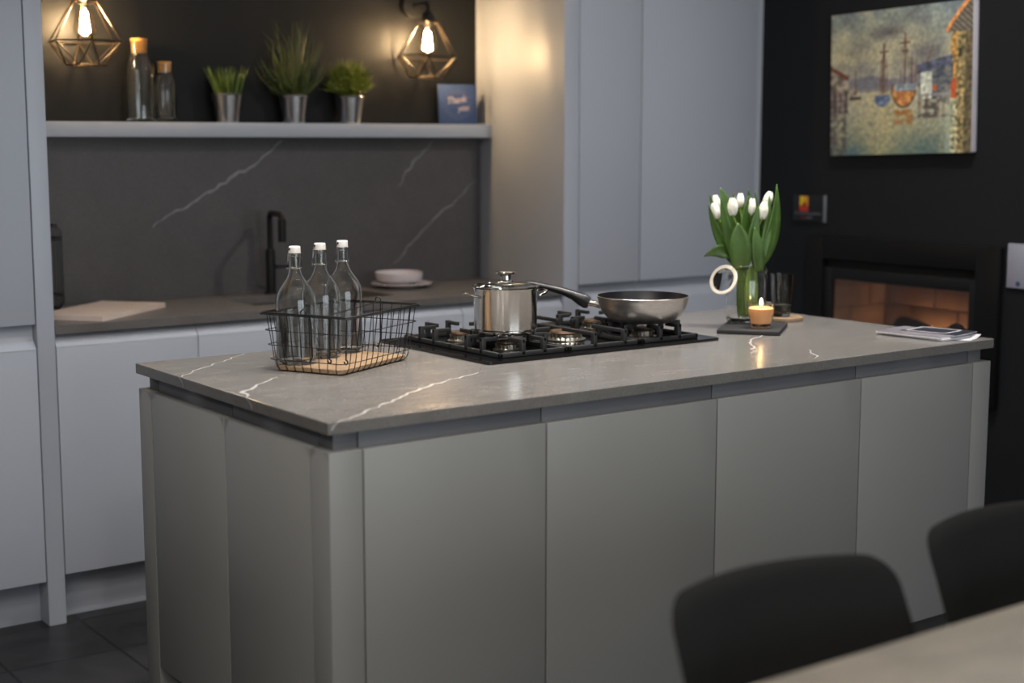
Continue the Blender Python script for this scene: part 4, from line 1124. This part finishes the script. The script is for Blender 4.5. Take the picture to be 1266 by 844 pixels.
# ------------------------------------------------------------------ dining table and chairs in the foreground
TX0, TX1, TY0, TY1 = -.42, 1.50, -2.02, -1.188
tb = thing('dining_table', 'dining table with pale stone-effect top at the bottom right corner', 'table', ((TX0+TX1)/2, (TY0+TY1)/2, 0))
tw, td = (TX1-TX0)/2, (TY1-TY0)/2
MB().box(-tw, tw, -td, td, .725, .750, .003).build('tabletop', M_table, tb)
MB().box(-tw+.06, tw-.06, -td+.06, td-.06, .665, .7249, .002).build('apron', M_mattblack, tb)
for sx in (-1, 1):
    for sy in (-1, 1):
        x, y = sx*(tw-.09), sy*(td-.09)
        MB().box(x-.025, x+.025, y-.025, y+.025, 0, .6649, .003).build('leg', M_mattblack, tb)
def chair(loc, rot, label):
    t = thing('dining_chair', label, 'chair', loc, rot, 'black dining chairs pushed up to the table')
    # backrest shell: origin below the top centre of the back; faces -y
    Wt, Wb, zt_, zb = .216, .224, .812, .47
    mb = MB(); nu, nv = 20, 16; th = .024
    def outline(u, v):           # u -1..1, v 0..1 (bottom..top)
        w = Wb+(Wt-Wb)*v**1.5
        z = zb+(zt_-zb)*v; x = u*w
        r = .044                 # rounded upper corners
        dz = zt_-z
        if dz < r:
            mx = w-r+math.sqrt(max(0, r*r-(r-dz)**2)); x = u*mx
        return x, z
    def fn(side):
        def f(uu, vv):
            u = uu*2-1; v = 1-(1-vv)**1.8
            x, z = outline(u, v)
            s9 = zt_-z; y = -.47*s9+.34*s9*s9-.058*(x/.22)**2
            edge = min(1, (1-abs(u))*9, (1-v)*22+.0)
            y += side*th*.5*(max(0, edge)**.5)
            return (x, y, z-.004*(x/.2)**2*v)
        return f
    mb.grid(fn(1), nu, nv); mb.grid(fn(-1), nu, nv)
    bmesh.ops.remove_doubles(mb.bm, verts=mb.bm.verts, dist=.0004)
    mb.build('backrest', M_fabric, t, smooth=60)
    # seat
    st = MB(); pr = rrect(-.225, .225, -.575, -.155, .06, 6)
    st.prism(pr, .435, .475); bmesh.ops.bevel(st.bm, geom=[e for e in st.bm.edges if abs(e.verts[0].co.z-e.verts[1].co.z) < 1e-5], offset=.012, segments=3, affect='EDGES')
    st.build('seat', M_fabric, t)
    bs_ = MB()
    for sx in (-1, 1): bs_.tube([(sx*.12, -.20, .428), (sx*.12, -.150, .432), (sx*.12, -.135, .46), (sx*.12, -.118, .54)], .010, 8)
    bs_.build('back_bracket', M_mattblack, t)
    for sx in (-1, 1):
        for (y0, y1) in ((-.19, -.14), (-.51, -.56)):
            MB().tube([(sx*.17, y0, .434), (sx*.205, y1, .0)], .011, 10, radii=[.013, .009]).build('leg', M_mattblack, t)
    return t
c1 = chair((.180, -.962, 0), math.radians(-4), 'black upholstered chair back nearer the left, in front of the island')
dup(c1, (.735, -.945, 0), math.radians(-2), 'black upholstered chair cut off by the right edge of the picture')

# ------------------------------------------------------------------ ceiling downlights, a few of them added as unseen fill
dl = None; lam = []
def downlight(x, y, m, can=False):
    z = ZC-(.095 if can else 0)
    t = thing('narrowed_downlight' if can else 'ceiling_downlight', 'ceiling downlight in a black cylinder added to narrow its beam' if can else 'round recessed ceiling downlight above the kitchen',
              'downlight', (x, y, ZC), group='ceiling downlights with added beam-narrowing cylinders' if can else 'recessed ceiling downlights')
    if can:
        MB().lathe([(0, 0), (.052, 0), (.052, -.100), (.0465, -.100), (.0465, -.008), (0, -.008)], 32).build('beam_can', M_mattblack, t)  # cylinder added to cut the light off the upper walls
        MB().lathe([(0, -.0095), (.045, -.0095)], 24).build('lens', m, t, smooth=0, fix=False)
    else:
        MB().lathe([(.046, -.0005), (.060, -.0005), (.060, -.006), (.050, -.008), (.046, -.006)], 28).build('trim_ring', M_ceil, t)
        MB().lathe([(0, -.003), (.045, -.003)], 24).build('lens', m, t, smooth=0, fix=False)
    return t
for (x, y) in ((-.05, .40), (.55, .45), (1.15, .45), (1.8, .40)):
    downlight(x, y, M_down, True)
for (x, y) in ((2.05, .22),):
    downlight(x, y, M_fill_right)  # unseen lamp added to brighten the right tall cabinets and black wall
for (x, y) in ((-2.3, -1.0), (-1.2, -1.3), (-.7, -1.9), (-2.4, -2.6)):
    downlight(x, y, M_downf)
for (x, y) in ((.0, 1.1), (.9, 1.1), (2.35, .75)):
    downlight(x, y, M_fill_cool, True)  # unseen cool lamps added to brighten the base and tall cabinet fronts
for (x, y) in ((-.6, -.4), (.2, -.5), (.9, -.6), (-3.3, -1.5), (-1.2, -3.6), (.4, -3.4), (1.8, -3.5), (2.3, -1.6), (-3.4, -3.6), (-.5, -4.6), (1.3, -4.7)):
    downlight(x, y, M_downs)

# cool fill light in the added window behind the viewer
ld = bpy.data.lights.new('window_fill', 'AREA'); ld.shape = 'RECTANGLE'; ld.size = WX1-WX0; ld.size_y = WZ1-WZ0; ld.energy = 102; ld.color = (.86, .93, 1.0)
lo = bpy.data.objects.new('window_fill', ld); C.objects.link(lo); lo.location = ((WX0+WX1)/2, YF-.08, (WZ0+WZ1)/2); lo.rotation_euler = (PI/2, 0, 0)
w = bpy.data.worlds.new('world'); bpy.context.scene.world = w; w.use_nodes = True
w.node_tree.nodes['Background'].inputs['Color'].default_value = (.55, .65, .8, 1); w.node_tree.nodes['Background'].inputs['Strength'].default_value = .3

# ------------------------------------------------------------------ camera
cam = bpy.data.cameras.new('camera'); co = bpy.data.objects.new('camera', cam); C.objects.link(co)
Rw = Vector((.807378, -.590035, .000265)); Uw = Vector((.079332, .109001, .990872)); Fw = Vector((.584677, .799986, -.134814))
Mw = Matrix((Rw, Uw, -Fw)).transposed().to_4x4(); Mw.translation = (-1.35632, -2.45027, 1.42753); co.matrix_world = Mw
cam.sensor_width = 36; cam.lens = 1827.7/1266*36; cam.clip_start = .05
cam.dof.use_dof = True; cam.dof.focus_distance = 3.65; cam.dof.aperture_fstop = 1.9
sc = bpy.context.scene; sc.camera = co
sc.view_settings.view_transform = 'Standard'; sc.view_settings.look = 'None'; sc.view_settings.exposure = 0; sc.view_settings.gamma = 1; sc.view_settings.use_curve_mapping = False
sc.cycles.transparent_max_bounces = 24; sc.cycles.max_bounces = 20; sc.cycles.transmission_bounces = 20; sc.cycles.diffuse_bounces = 4; sc.cycles.glossy_bounces = 6; sc.cycles.sample_clamp_indirect = 25
